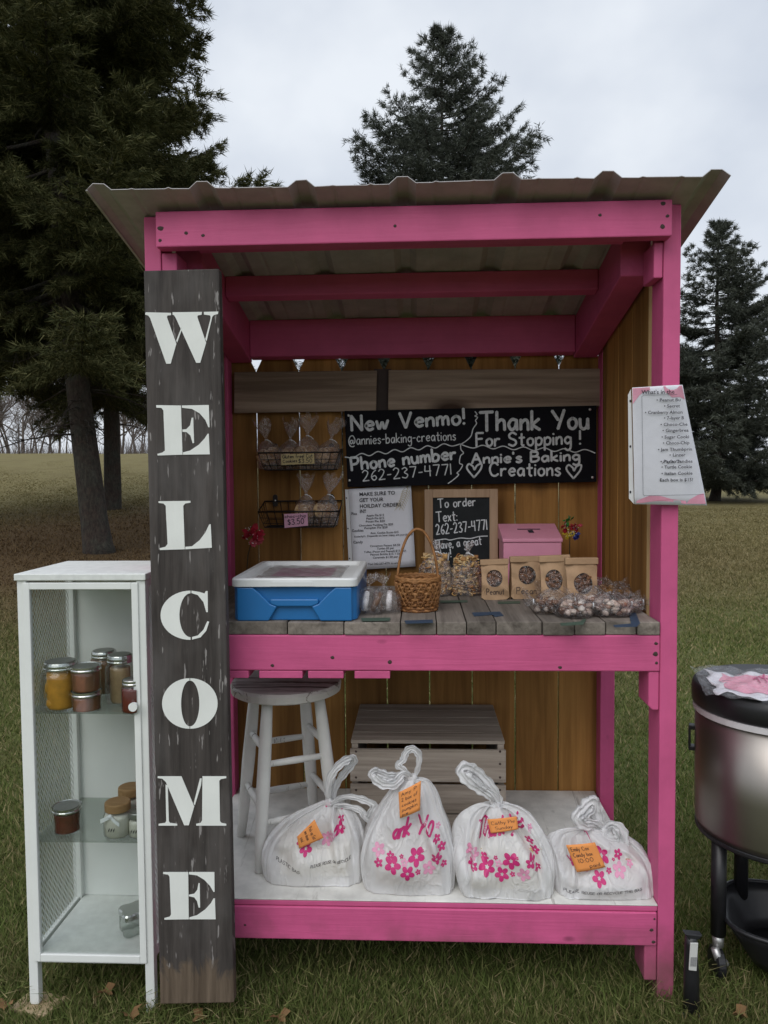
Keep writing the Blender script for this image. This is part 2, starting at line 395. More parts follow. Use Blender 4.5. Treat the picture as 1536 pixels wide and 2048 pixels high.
def bag_material():
    m, t, b, o = newmat('white_carrier_bag')
    n = noise(t, coords(t, (1, 1, 1)), 14, 3, .5, .8)
    n0 = noise(t, coords(t, (1, 1, .5)), 17, 2, .45, 2.2); sb = node(t, 'ShaderNodeMath', operation='SUBTRACT'); sb.inputs[1].default_value = .5; t.links.new(n0, sb.inputs[0])
    ab = node(t, 'ShaderNodeMath', operation='ABSOLUTE'); t.links.new(sb.outputs[0], ab.inputs[0])
    rd = node(t, 'ShaderNodeMapRange'); rd.inputs[1].default_value = 0; rd.inputs[2].default_value = .10; rd.inputs[3].default_value = 1; rd.inputs[4].default_value = 0; t.links.new(ab.outputs[0], rd.inputs[0])
    t.links.new(ramp(t, n, [(.3, (.90, .90, .91)), (.7, (.95, .95, .955))]), b.inputs['Base Color'])
    b.inputs['Roughness'].default_value = .22; b.inputs['Specular IOR Level'].default_value = .7
    bump(t, b, rd.outputs[0], .42, .004)
    tl = node(t, 'ShaderNodeBsdfTranslucent'); tl.inputs[0].default_value = (.95, .95, .96, 1)
    ms = node(t, 'ShaderNodeMixShader'); ms.inputs[0].default_value = .34
    t.links.new(b.outputs[0], ms.inputs[1]); t.links.new(tl.outputs[0], ms.inputs[2])
    tp = node(t, 'ShaderNodeBsdfTransparent'); m2 = node(t, 'ShaderNodeMixShader'); m2.inputs[0].default_value = .20
    t.links.new(ms.outputs[0], m2.inputs[1]); t.links.new(tp.outputs[0], m2.inputs[2]); t.links.new(m2.outputs[0], o.inputs[0])
    return m
M['bag'] = bag_material()
def sign_material():
    m, t, b, o = newmat('charcoal_stained_plank')
    v = coords(t, (1, 1, .05)); f = noise(t, v, 55, 6, .65, .5); g = noise(t, coords(t, (1, 1, .4)), 7, 4, .6)
    col = ramp(t, f, [(.3, (.026, .0215, .0195)), (.72, (.078, .067, .061))])
    col = mixc(t, ramp(t, g, [(.45, (0, 0, 0)), (.8, (.7, .7, .7))]), col, (.14, .13, .125))
    s = noise(t, coords(t, (1, 1, .13)), 120, 3, .5)              # pale vertical nicks
    col = mixc(t, ramp(t, s, [(.655, (0, 0, 0)), (.69, (.8, .8, .8))]), col, (.30, .28, .27))
    tcn = node(t, 'ShaderNodeTexCoord'); sp = node(t, 'ShaderNodeSeparateXYZ'); t.links.new(tcn.outputs['Object'], sp.inputs[0])
    mr = node(t, 'ShaderNodeMapRange'); mr.inputs[1].default_value = .10; mr.inputs[2].default_value = .055
    gq = noise(t, coords(t, (1, 1, .5)), 16, 6, .7, .8)
    ad = node(t, 'ShaderNodeMath', operation='MULTIPLY_ADD'); ad.inputs[1].default_value = .26; t.links.new(gq, ad.inputs[0]); t.links.new(sp.outputs[2], ad.inputs[2])
    mr.inputs[1].default_value = .225; mr.inputs[2].default_value = .195; t.links.new(ad.outputs[0], mr.inputs[0])
    col = mixc(t, mr.outputs[0], col, ramp(t, f, [(.3, (.055, .038, .025)), (.7, (.16, .12, .085))]))          # bare, muddy foot of the plank
    t.links.new(col, b.inputs['Base Color']); b.inputs['Roughness'].default_value = .75; b.inputs['Specular IOR Level'].default_value = .3
    bump(t, b, f, .5, .003); return m
M['sign'] = sign_material()
M['letter'] = painted_wood('white_stencil_paint', (.74, .755, .72), 2, (.20, .19, .18), .73, .7, .05)

# ------------------------------------------------------------------ handwriting: single-stroke letters laid down as flat marker ribbons
GL = {
'L': "0 1 0 0 .45 0", 'O': "~.3 1 .02 .6 .1 .08 .32 0 .58 .4 .5 .9 .3 1", 'U': "~0 1 .02 .2 .25 0 .48 .2 .5 1", 'I': "0 1 0 0", 'M': "0 0 .05 1 .3 .3 .58 1 .62 0", 'K': "0 1 0 0;.5 1 .05 .5 .52 0", 'W': "0 1 .18 0 .35 .7 .52 0 .7 1",
'A': "0 0 .3 1 .6 0;.12 .38 .5 .38", 'B': "0 0 0 1;~0 1 .4 .95 .45 .72 .3 .55 0 .52;~0 .52 .45 .48 .52 .25 .35 .03 0 0",
'C': "~.6 .82 .4 1 .15 .9 .02 .5 .15 .1 .4 0 .62 .15", 'D': "0 0 0 1;~0 1 .4 .9 .52 .5 .4 .1 0 0", 'E': ".5 1 0 1 0 0 .5 0;0 .52 .4 .52",
'F': "0 0 0 1 .5 1;0 .55 .42 .58", 'G': "~.6 .85 .35 1 .02 .5 .3 0 .6 .2 .6 .45;.35 .45 .62 .45", 'H': "0 1 0 0;.55 1 .55 0;0 .5 .55 .55",
'N': "0 0 0 1 .55 0 .55 1", 'P': "0 0 0 1;~0 1 .4 .98 .5 .75 .35 .5 0 .46", 'R': "0 0 0 1;~0 1 .4 .98 .5 .75 .35 .5 0 .46;.2 .46 .55 0", 'S': "~.55 .85 .3 1 .06 .85 .1 .6 .45 .42 .52 .18 .3 0 0 .12",
'T': "0 .98 .7 1;.36 1 .36 0", 'V': "0 1 .3 0 .62 1", 'Y': "0 1 .32 .5;.64 1 .3 0", 'a': "~.42 .5 .2 .56 .02 .3 .15 .02 .36 .15 .43 .5;.43 .55 .46 0",
'b': "0 1 0 0;~0 .35 .2 .56 .42 .4 .35 .08 .12 0 0 .12", 'c': "~.4 .46 .22 .56 .02 .3 .18 .02 .42 .1", 'd': "~.42 .45 .2 .55 .02 .3 .15 .02 .42 .15;.44 1 .44 0",
'e': "~.03 .3 .42 .34 .36 .53 .18 .55 .02 .3 .18 .02 .42 .1", 'f': "~.4 .95 .2 1 .14 .7 .14 0;0 .55 .32 .56", 'g': "~.42 .48 .2 .56 .02 .32 .18 .06 .42 .2;~.43 .55 .43 -.2 .25 -.42 .02 -.3",
'h': "0 1 0 0;~0 .35 .2 .55 .38 .45 .4 0", 'i': "0 .55 0 0;0 .76 .02 .82", 'k': "0 1 0 0;.38 .56 .02 .26 .42 0", 'l': "0 1 0 0",
'm': "0 .55 0 0;~0 .35 .15 .55 .28 .45 .3 0;~.3 .35 .46 .55 .58 .45 .6 0", 'n': "0 .55 0 0;~0 .35 .2 .55 .36 .45 .38 0",
'o': "~.22 .56 .03 .4 .06 .1 .25 0 .42 .18 .4 .45 .22 .56", 'p': "0 .55 0 -.42;~0 .4 .22 .56 .42 .4 .35 .08 .15 0 0 .12", 'r': "0 .55 0 0;~0 .3 .14 .52 .34 .52",
's': "~.34 .48 .18 .56 .04 .44 .2 .3 .34 .16 .2 0 0 .08", 't': ".18 .9 .18 .1 .25 0 .34 .04;0 .58 .38 .6", 'u': "~0 .55 .02 .15 .18 0 .36 .15 .4 .55;.4 .55 .42 0",
'v': "0 .55 .18 0 .38 .56", 'w': "~0 .55 .12 .02 .3 .45 .42 .02 .62 .56", 'x': "0 .55 .36 0;.36 .55 0 0", 'y': "0 .55 .2 .05;.4 .55 .08 -.4", 'z': "0 .55 .36 .55 0 0 .38 0",
'0': "~.22 1 .02 .6 .08 .1 .25 0 .45 .3 .42 .8 .22 1", '1': "0 1 0 0", '2': "~0 .8 .2 1 .44 .8 .3 .4 0 0;0 0 .5 .03", '3': "~.02 .88 .25 1 .42 .8 .2 .55 .45 .3 .3 .02 0 .1", '4': ".05 1 0 .5 .5 .5;.42 1 .42 0",
'5': ".45 1 .08 1 .05 .58;~.05 .58 .3 .62 .46 .35 .3 .02 0 .08", '6': "~.4 .95 .15 .7 .02 .3 .2 0 .42 .18 .3 .42 .05 .3", '7': "0 1 .5 1 .2 0", '-': "0 .4 .3 .42", '!': ".02 1 .02 .34;.02 .07 .02 0", ':': "0 .5 0 .44;0 .08 0 .02",
',': ".06 .08 0 -.12", "'": "0 1 0 .8", '.': "0 .04 .02 0", '$': "~.45 .82 .2 .92 .05 .7 .4 .4 .4 .15 .15 .08 0 .2;.23 1.05 .23 -.05",
'@': "~.5 .35 .3 .5 .16 .3 .3 .12 .48 .3 .52 .5;~.52 .5 .56 .12 .74 .25 .76 .6 .5 .95 .15 .8 0 .35 .15 -.1 .5 -.2 .66 -.12"}
def glyph(ch):
    out = []; w = 0
    for st in GL[ch].split(';'):
        sm = st[0] == '~'; a = [float(x) for x in st.lstrip('~').split()]
        p = [V(a[i], a[i + 1], 0) for i in range(0, len(a), 2)]; w = max(w, max(q.x for q in p))
        out.append(catmull(p, 5) if sm else p)
    return out, w
def layout(text, gap=.2):
    x = 0; strokes = []
    def split(s):
        cur = [s[0]]
        for i in range(1, len(s)):
            cur.append(s[i])
            if i < len(s) - 1:
                a, b = s[i] - s[i - 1], s[i + 1] - s[i]
                if a.length > 1e-6 and b.length > 1e-6 and a.angle(b) > .9: yield cur; cur = [s[i]]
        yield cur
    for ch in text:
        if ch == ' ': x += .45; continue
        ss, w = glyph(ch)
        for s0 in ss:
            for s in split(s0): strokes.append([(p.x + x, p.y) for p in s])
        x += w + gap
    return strokes, max(x - gap, .01)
def ribbon(mb, pts, w, fmap):
    """flat marker stroke through 2-D pts with rounded ends, carried to 3-D by fmap(u, v)"""
    P = [Vector((a, b)) for a, b in pts]
    if len(P) < 2: return
    L = []; Rr = []
    for i, p in enumerate(P):
        d0 = (P[i] - P[i - 1]) if i else (P[1] - P[0]); d1 = (P[i + 1] - P[i]) if i < len(P) - 1 else d0
        d0 = d0.normalized() if d0.length > 1e-9 else Vector((1, 0)); d1 = d1.normalized() if d1.length > 1e-9 else d0
        t = d0 + d1; t = t.normalized() if t.length > .3 else d1
        k = 1 / max(.55, t.dot(d1)); n = Vector((-t.y, t.x)) * (w / 2 * min(k, 1.5))
        L.append(p + n); Rr.append(p - n)
    e0 = (P[0] - P[1]).normalized() * w * .35; e1 = (P[-1] - P[-2]).normalized() * w * .35
    poly = L + [P[-1] + e1] + Rr[::-1] + [P[0] + e0]
    vs = [fmap(q.x, q.y) for q in L] + [fmap(q.x, q.y) for q in Rr] + [fmap(*(P[-1] + e1)), fmap(*(P[0] + e0))]
    n = len(P); fs = [(i, i + 1, n + i + 1, n + i) for i in range(n - 1)] + [(n - 1, 2 * n, 2 * n - 1), (0, n, 2 * n + 1)]
    mb.add(vs, fs)
def plane_map(p0, p1, off):
    """baseline from p0 to p1 in a vertical plane (facing -Y), proud by off"""
    e = (p1 - p0); L = e.length; e = e.normalized(); nrm = V(0, -1, 0); nrm = (nrm - e * nrm.dot(e)).normalized(); up = nrm.cross(e) * -1
    if up.z < 0: up = -up
    return L, (lambda u, v: p0 + e * u + up * v + nrm * off)
def write(mb, text, p0, p1, cap, w, off=.0008, jitter=.02):
    st, tot = layout(text); sx = (p1 - p0).length / tot
    for k, s in enumerate(st):
        L, f = plane_map(p0, p1, off + .00009 * (k % 9))
        j = random.uniform(-jitter, jitter); ribbon(mb, [(a * sx, (b + j) * cap) for a, b in s], w, f)
_txt_cache = {}
def font_mesh(mb, text, p0, width, cap, off=.0006, e=V(1, 0, 0), up=V(0, 0, 1), nrm=V(0, -1, 0), align='LEFT'):
    """printed line: built-in font outline filled flat, fitted to a width"""
    if text not in _txt_cache:
        cu = bpy.data.curves.new('t', 'FONT'); cu.body = text; cu.size = 1; cu.resolution_u = 2; cu.offset = .012
        o = bpy.data.objects.new('t', cu); COL.objects.link(o)
        dg = bpy.context.evaluated_depsgraph_get(); me = o.evaluated_get(dg).to_mesh()
        vs = [v.co.copy() for v in me.vertices]; fs = [tuple(p.vertices) for p in me.polygons]
        o.evaluated_get(dg).to_mesh_clear(); bpy.data.objects.remove(o); bpy.data.curves.remove(cu)
        _txt_cache[text] = (vs, fs)
    vs, fs = _txt_cache[text]
    x0 = min(v.x for v in vs); x1 = max(v.x for v in vs); k = width / (x1 - x0)
    mb.add([p0 + e * ((v.x - x0) * k) + up * (v.y / .72 * cap) + nrm * off for v in vs], fs)

# ================================================================== GROUND
def sst(a, b, x):
    t = np.clip((x - a) / (b - a), 0, 1); return t * t * (3 - 2 * t)
def height(x, y):
    x = np.asarray(x, float); y = np.asarray(y, float)
    az = x / np.maximum(y + 1.84, .5)
    h = 2.75 * sst(9, 46, y) * sst(.12, -.22, az)
    h += .25 * sst(20, 90, y) * sst(0, .3, az)
    h += .02 * np.sin(x * 1.3 + .6) * np.sin(y * 1.1) * sst(1.5, 4, np.hypot(x, y)) + .05 * np.sin(x * .31) * np.sin(y * .23 + 1) * sst(4, 12, np.hypot(x, y))
    return h
def ground_hit(px, py):
    d = ray(px, py); t = 2.0
    while t < 400:
        p = CAM + d * t
        if p.z < float(height(p.x, p.y)): return V(p.x, p.y, float(height(p.x, p.y)))
        t += .05
    return p
def lawn_masks(t, near, far, brown, litter):
    """near green -> far tan, brown patches, needle litter round the pine trunks"""
    v = coords(t, (1, 1, 1)); geo = node(t, 'ShaderNodeTexCoord'); sp = node(t, 'ShaderNodeSeparateXYZ'); t.links.new(geo.outputs['Object'], sp.inputs[0])
    g = noise(t, v, 1.1, 6, .65); h = noise(t, v, .35, 4, .6)
    mr = node(t, 'ShaderNodeMapRange', interpolation_type='SMOOTHSTEP'); mr.inputs[1].default_value = 1.5; mr.inputs[2].default_value = 10.5
    ad = node(t, 'ShaderNodeMath', operation='MULTIPLY_ADD'); ad.inputs[1].default_value = 9; t.links.new(h, ad.inputs[0]); t.links.new(sp.outputs[1], ad.inputs[2])
    sb = node(t, 'ShaderNodeMath', operation='SUBTRACT'); sb.inputs[1].default_value = 4.5; t.links.new(ad.outputs[0], sb.inputs[0]); t.links.new(sb.outputs[0], mr.inputs[0])
    col = mixc(t, mr.outputs[0], near, far)
    col = mixc(t, ramp(t, g, [(.48, (0, 0, 0)), (.75, (.5, .5, .5))]), col, brown)
    vd = node(t, 'ShaderNodeVectorMath', operation='DISTANCE'); t.links.new(geo.outputs['Object'], vd.inputs[0]); vd.inputs[1].default_value = (-4.6, 12.0, 0)
    m2 = node(t, 'ShaderNodeMapRange', interpolation_type='SMOOTHSTEP'); m2.inputs[1].default_value = 14.5; m2.inputs[2].default_value = 6.0
    a3 = node(t, 'ShaderNodeMath', operation='MULTIPLY_ADD'); a3.inputs[1].default_value = 6; t.links.new(g, a3.inputs[0]); t.links.new(vd.outputs['Value'], a3.inputs[2]); t.links.new(a3.outputs[0], m2.inputs[0])
    return mixc(t, m2.outputs[0], col, litter), v
def ground_material():
    m, t, b, o = newmat('lawn'); f = noise(t, coords(t, (1, 1, 1)), 60, 6, .75)
    col, v = lawn_masks(t, ramp(t, f, [(.3, (.055, .068, .022)), (.7, (.145, .160, .058))]), ramp(t, f, [(.3, (.120, .102, .046)), (.7, (.220, .188, .088))]), (.095, .072, .034), ramp(t, f, [(.3, (.055, .036, .018)), (.7, (.145, .095, .048))]))
    t.links.new(col, b.inputs['Base Color']); b.inputs['Roughness'].default_value = .95; b.inputs['Specular IOR Level'].default_value = .1
    bump(t, b, f, .6, .03); return m
def blade_material():
    m, t, b, o = newmat('grass_blades'); g = node(t, 'ShaderNodeNewGeometry'); r = g.outputs['Random Per Island']
    near = ramp(t, r, [(0, (.075, .105, .026)), (.4, (.135, .178, .048)), (.76, (.20, .215, .075)), (.90, (.29, .25, .12)), (1, (.40, .33, .18))])
    far = ramp(t, r, [(0, (.115, .10, .040)), (.5, (.215, .185, .080)), (1, (.34, .28, .15))])
    col, v = lawn_masks(t, near, far, ramp(t, r, [(0, (.08, .07, .028)), (1, (.22, .17, .085))]), ramp(t, r, [(0, (.05, .032, .016)), (.6, (.12, .075, .038)), (1, (.20, .14, .07))]))
    t.links.new(col, b.inputs['Base Color']); b.inputs['Roughness'].default_value = .8; b.inputs['Specular IOR Level'].default_value = .15
    tl = node(t, 'ShaderNodeBsdfTranslucent'); t.links.new(col, tl.inputs[0]); ms = node(t, 'ShaderNodeMixShader'); ms.inputs[0].default_value = .35
    t.links.new(b.outputs[0], ms.inputs[1]); t.links.new(tl.outputs[0], ms.inputs[2]); t.links.new(ms.outputs[0], o.inputs[0]); return m
rad = np.concatenate([np.linspace(0.05, 6, 40), np.linspace(6.5, 60, 100), np.geomspace(62, 900, 30)])
ang = np.linspace(0, 2 * np.pi, 181)[:-1]
gx = (rad[:, None] * np.sin(ang)[None]).ravel(); gy = (rad[:, None] * np.cos(ang)[None]).ravel(); gz = height(gx, gy)
nA = len(ang); gv = [(0, 0, 0)] + list(zip(gx.tolist(), gy.tolist(), gz.tolist()))
gf = [(0, 1 + k, 1 + (k + 1) % nA) for k in range(nA)] + [(1 + i * nA + k, 1 + (i + 1) * nA + k, 1 + (i + 1) * nA + (k + 1) % nA, 1 + i * nA + (k + 1) % nA) for i in range(len(rad) - 1) for k in range(nA)]
gm = MB(); gm.v = gv; gm.f = gf
props(gm.build('lawn', ground_material(), smooth=True), 'dim green and tan lawn rising to a low ridge behind the pines', None, None, 'structure')

def tri_mesh(name, verts, mat, parent=None, n=3, origin=(0, 0, 0)):
    """verts: (k*n,3) array of separate n-gons"""
    b = BASE[parent] if parent is not None else Vector(origin)
    k = len(verts) // n; me = bpy.data.meshes.new(name); me.vertices.add(k * n); me.loops.add(k * n); me.polygons.add(k)
    vv = (np.asarray(verts, np.float32) - np.array(b, np.float32)).astype(np.float32)
    me.vertices.foreach_set('co', vv.ravel()); me.loops.foreach_set('vertex_index', np.arange(k * n, dtype=np.int32))
    me.polygons.foreach_set('loop_start', np.arange(0, k * n, n, dtype=np.int32)); me.polygons.foreach_set('loop_total', np.full(k, n, np.int32))
    me.update(); me.validate(); me.materials.append(mat)
    o = bpy.data.objects.new(name, me); COL.objects.link(o); BASE[o] = b
    if parent is not None: o.parent = parent
    else: o.location = b
    return o
def grass_blades():
    N = 640000
    d = 1.2 + 34 * RNG.random(N) ** 2.5; a = RNG.uniform(-.74, .70, N)
    x = d * a; y = d - 1.84 + .25
    # under the stall only sparse, pressed grass
    keep = ~((np.abs(x + .02) < .62) & (y > .05) & (y < .66) & (RNG.random(N) < .6))
    ndl = sst(9.0, 5.0, np.hypot(x + 4.6, y - 12.0)); keep &= RNG.random(N) > ndl * .6
    x, y, d = x[keep], y[keep], d[keep]; n = len(x)
    z = height(x, y); hgt = RNG.uniform(.009, .025, n) * (1 + .6 * RNG.random(n) ** 4) ; w = .0012 + .0012 * d * RNG.uniform(.5, 1.1, n)
    hgt *= (1 + .04 * d) * sst(36, 14, d) * (.65 + .7 * (.5 + .5 * np.sin(x * 3.1 + 1.3 * np.sin(y * 2.3)) * np.sin(y * 2.7 + x)))
    th = RNG.uniform(0, 2 * np.pi, n); ln = RNG.uniform(.2, 1.3, n) * hgt; la = RNG.uniform(0, 2 * np.pi, n)
    c, s = np.cos(th) * w, np.sin(th) * w
    v = np.empty((n, 3, 3)); v[:, 0] = np.stack([x - c, y - s, z - .004], 1); v[:, 1] = np.stack([x + c, y + s, z - .004], 1)
    v[:, 2] = np.stack([x + np.cos(la) * ln, y + np.sin(la) * ln, z + hgt], 1)
    m = blade_material()
    props(tri_mesh('grass', v.reshape(-1, 3), m), 'short green and straw coloured grass around the stand', None, None, 'stuff')
    # longer tufts beside posts, cabinet and sign feet
    P = []
    for cx, cy, r, k in ((-.50, -.10, .17, 420), (-.62, -.16, .12, 90), (.60, -.03, .16, 380), (-.95, .02, .25, 300), (.15, .02, .5, 380), (.85, -.1, .3, 300), (-1.05, -.2, .2, 110)):
        for _ in range(k):
            P.append((cx + random.gauss(0, r * .6), cy + random.gauss(0, r * .45)))
    P = np.array(P); n = len(P); hgt = RNG.uniform(.03, .075, n); th = RNG.uniform(0, 6.28, n); la = RNG.uniform(0, 6.28, n); ln = hgt * RNG.uniform(.4, 1.6, n)
    w = .0025; v = np.empty((n, 2, 3, 3)); c, s = np.cos(th) * w, np.sin(th) * w
    mx_, my_ = P[:, 0] + np.cos(la) * ln * .4, P[:, 1] + np.sin(la) * ln * .4; mz = hgt * .75
    v[:, 0, 0] = np.stack([P[:, 0] - c, P[:, 1] - s, 0 * c - .004], 1); v[:, 0, 1] = np.stack([P[:, 0] + c, P[:, 1] + s, 0 * c - .004], 1); v[:, 0, 2] = np.stack([mx_, my_, mz], 1)
    v[:, 1, 0] = np.stack([mx_ - c * .6, my_ - s * .6, mz * .98], 1); v[:, 1, 1] = np.stack([mx_ + c * .6, my_ + s * .6, mz * .98], 1); v[:, 1, 2] = np.stack([P[:, 0] + np.cos(la) * ln, P[:, 1] + np.sin(la) * ln, hgt * .9], 1)
    props(tri_mesh('grass_tufts', v.reshape(-1, 3), m), 'longer untrimmed grass at the feet of the stand', None, None, 'stuff')
grass_blades()

# ================================================================== TREES
def bark_material():
    m, t, b, o = newmat('pine_bark'); f = noise(t, coords(t, (1, 1, .35)), 26, 6, .75, .6); g = noise(t, coords(t, (1, 1, 1)), 4, 4, .6)
    col = mixc(t, ramp(t, g, [(.4, (0, 0, 0)), (.65, (1, 1, 1))]), ramp(t, f, [(.35, (.018, .012, .009)), (.7, (.085, .058, .044))]), ramp(t, f, [(.35, (.022, .021, .016)), (.7, (.085, .082, .064))]))
    t.links.new(col, b.inputs['Base Color']); b.inputs['Roughness'].default_value = .95; bump(t, b, f, 1.0, .06); return m
BARK = bark_material()
BARK2 = plain('grey_bark', (.11, .09, .078), .95, 0, .4, 20, .6)
NEEDLE_A = islands('pine_needles', [(0, (.040, .048, .018)), (.6, (.088, .092, .038)), (1, (.17, .16, .07))], .85, 4, 0, .15, .1)
NEEDLE_B = islands('spruce_needles', [(0, (.046, .054, .042)), (.6, (.090, .102, .080)), (1, (.16, .17, .14))], .85, 4, 0, .12, .1)
def conifer(name, base, Ht, crown_lo, rad_fn, nbr, label, cat, mat, needle=.05, nw=.008, per=22, droop=.25, upt=.25, trunk_r=.2, seed=1, twstep=.16, lean=(0, 0), group=None, fork=None, dead=0):
    rg = np.random.default_rng(seed); base = Vector(base)
    t = thing(name, base, label, cat, group)
    tr = MB()
    def axis(z): return base + V(lean[0] * z / Ht, lean[1] * z / Ht, z)
    zs = [-.15, .1, .5, Ht * .25, Ht * .5, Ht * .75, Ht * .97]
    tr.tube([axis(z) + V(rg.normal(0, .02), rg.normal(0, .02), 0) for z in zs], [trunk_r * 1.35, trunk_r * 1.12, trunk_r, trunk_r * .8, trunk_r * .55, trunk_r * .3, .015], 14)
    P, D, L = [], [], []
    for i in range(nbr):
        f = (i + rg.uniform(-.4, .4)) / nbr; z = crown_lo + (Ht - crown_lo) * max(0, min(.985, f)) ** .92
        rr = rad_fn(z / Ht) * rg.uniform(.72, 1.12); az = rg.uniform(0, 2 * np.pi)
        o = axis(z); d = V(math.cos(az), math.sin(az), 0)
        steps = max(3, int(rr / twstep)); pts = []
        hi = (z - crown_lo) / (Ht - crown_lo); slope = upt + .5 * hi ** 2 - droop * (1 - hi)
        for k in range(steps + 1):
            s = k / steps; pts.append(o + d * (rr * s) + V(0, 0, rr * (slope * s + .22 * s * s * (1 if slope < .1 else .3)) - .10 * rr * math.sin(s * 3)))
        if rr > .5: tr.tube(pts[:-1] if len(pts) > 3 else pts, [max(.006, trunk_r * .16 * (rr / 3) * (1 - k / (steps + 1)) + .006) for k in range(len(pts) - 1 if len(pts) > 3 else len(pts))], 5)
        side = V(-d.y, d.x, 0)
        for k in range(1, steps + 1):
            s = k / steps
            if s < .18 and rr > 1: continue
            dirb = (pts[k] - pts[k - 1]).normalized()
            ln = rr * (.10 + .34 * (1 - s) * min(1, s * 3.0)) * rg.uniform(.6, 1.25) + .10
            for sg in (-1, 1):
                tw = (side * sg * rg.uniform(.6, 1.1) + dirb * rg.uniform(.5, 1.0) + V(0, 0, rg.uniform(-.35, .2))).normalized()
                n = max(1, int(ln / (needle * 1.15)))
                for q in range(n):
                    P.append(pts[k] + tw * (ln * (q + rg.random()) / n) - V(0, 0, .12 * ln * ((q / n) ** 2))); D.append(tw); L.append(needle)
            P.append(pts[k]); D.append(dirb); L.append(needle * 1.2)
        P.append(pts[-1]); D.append((pts[-1] - pts[-2]).normalized() + V(0, 0, .5)); L.append(needle * 1.0)
    if dead:
        for k in range(dead):     # dead lower branches
            z = crown_lo * rg.uniform(.55, 1.05); az = rg.uniform(0, 6.28); L_ = rg.uniform(.5, 2.0); o = axis(z); d = V(math.cos(az), math.sin(az), 0)
            pts = [o + d * (L_ * q) + V(rg.normal(0, .04), rg.normal(0, .04), -.30 * L_ * q * q + .05 * q) for q in (0, .25, .5, .75, 1)]; tr.tube(pts, [.022, .017, .012, .008, .003], 5)
            for q in range(4):
                p = pts[rg.integers(1, 5)]; tr.tube([p, p + V(rg.normal(0, .2), rg.normal(0, .2), rg.normal(-.1, .12)), p + V(rg.normal(0, .32), rg.normal(0, .32), rg.normal(-.2, .15))], [.007, .005, .002], 4)
    for k in range(26):       # leader tip
        P.append(axis(Ht * (1 - .035 * k / 26)) ); D.append(V(rg.normal(0, .4), rg.normal(0, .4), 1).normalized()); L.append(needle)
    P = np.repeat(np.array([tuple(p) for p in P]), per, 0); D = np.repeat(np.array([tuple(p) for p in D]), per, 0); L = np.repeat(np.array(L), per)
    n = len(P); rnd = rg.normal(size=(n, 3)); dd = D * .8 + rnd * .48 + np.array([0, 0, -.12]); dd /= np.linalg.norm(dd, axis=1)[:, None]
    sd = np.cross(dd, rg.normal(size=(n, 3))); sd /= np.linalg.norm(sd, axis=1)[:, None] + 1e-9
    b0 = P + rg.normal(size=(n, 3)) * (L * .35)[:, None]; LL = (L * rg.uniform(.7, 1.5, n))[:, None]
    v = np.empty((n, 3, 3)); v[:, 0] = b0 - sd * nw; v[:, 1] = b0 + sd * nw; v[:, 2] = b0 + dd * LL * 1.5
    if fork:
        tr.tube([base + V(*p) for p in fork], [trunk_r * .8, trunk_r * .7, trunk_r * .6, trunk_r * .5], 10)
    tr.build('trunk', BARK, t, smooth=True); tri_mesh('crown', v.reshape(-1, 3), mat, t)
    return t
def cone(R0, hi_pow=1.0, low=.12):
    return lambda f: R0 * max(.03, (1 - f)) ** hi_pow * min(1, .55 + (f - low) * 4)
pA = ground_hit(197, 1105)
conifer('pine_tree', pA, 14, 3.5, lambda f: 3.9 * (1 - f) ** .40 * min(1, .8 + f), 190, 'large dark pine with a bare lower trunk, nearest tree to the stand', 'tree', NEEDLE_A, .075, .0082, 30, .42, .10, .22, 3, .165, (-1.3, .2), dead=26)
pB = ground_hit(224, 1018)
conifer('pine_tree', pB, 15, 3.8, lambda f: 3.9 * (1 - f) ** .45 * min(1, .75 + f), 190, 'dark pine standing just behind the nearest pine, its trunk half hidden', 'tree', NEEDLE_A, .10, .013, 20, .46, .10, .22, 5, .22, (.3, 0), dead=18)
pC = at(-70, 1000, 16); pC = V(pC.x, 16, float(height(pC.x, 16)))
conifer('pine_tree', pC, 15, 3.9, lambda f: 4.4 * (1 - f) ** .45 * min(1, .75 + f), 190, 'dark pine at the left edge of the view whose trunk is out of sight', 'tree', NEEDLE_A, .10, .012, 20, .46, .10, .22, 6, .24, dead=14)
def tree_at(px, top_py, Y):
    p = at(px, 950, Y); z = float(height(p.x, Y)); return V(p.x, Y, z), at(px, top_py, Y).z - z
b1, h1 = tree_at(886, 58, 27)
conifer('spruce_tree', b1, h1, 1.0, lambda f: 8.2 * max(.02, 1 - f) ** .85 * min(1, .6 + f), 270, 'tall dark spruce rising behind the middle of the roof', 'tree', NEEDLE_B, .11, .013, 15, .14, .16, .22, 8, .27)
b2, h2 = tree_at(1432, 445, 33)
conifer('spruce_tree', b2, h2, .9, lambda f: 5.3 * max(.02, 1 - f) ** .78 * min(1, .6 + f * 2.2), 190, 'grey green spruce standing on the lawn right of the stand', 'tree', NEEDLE_B, .11, .016, 17, .25, .12, .22, 9, .27)
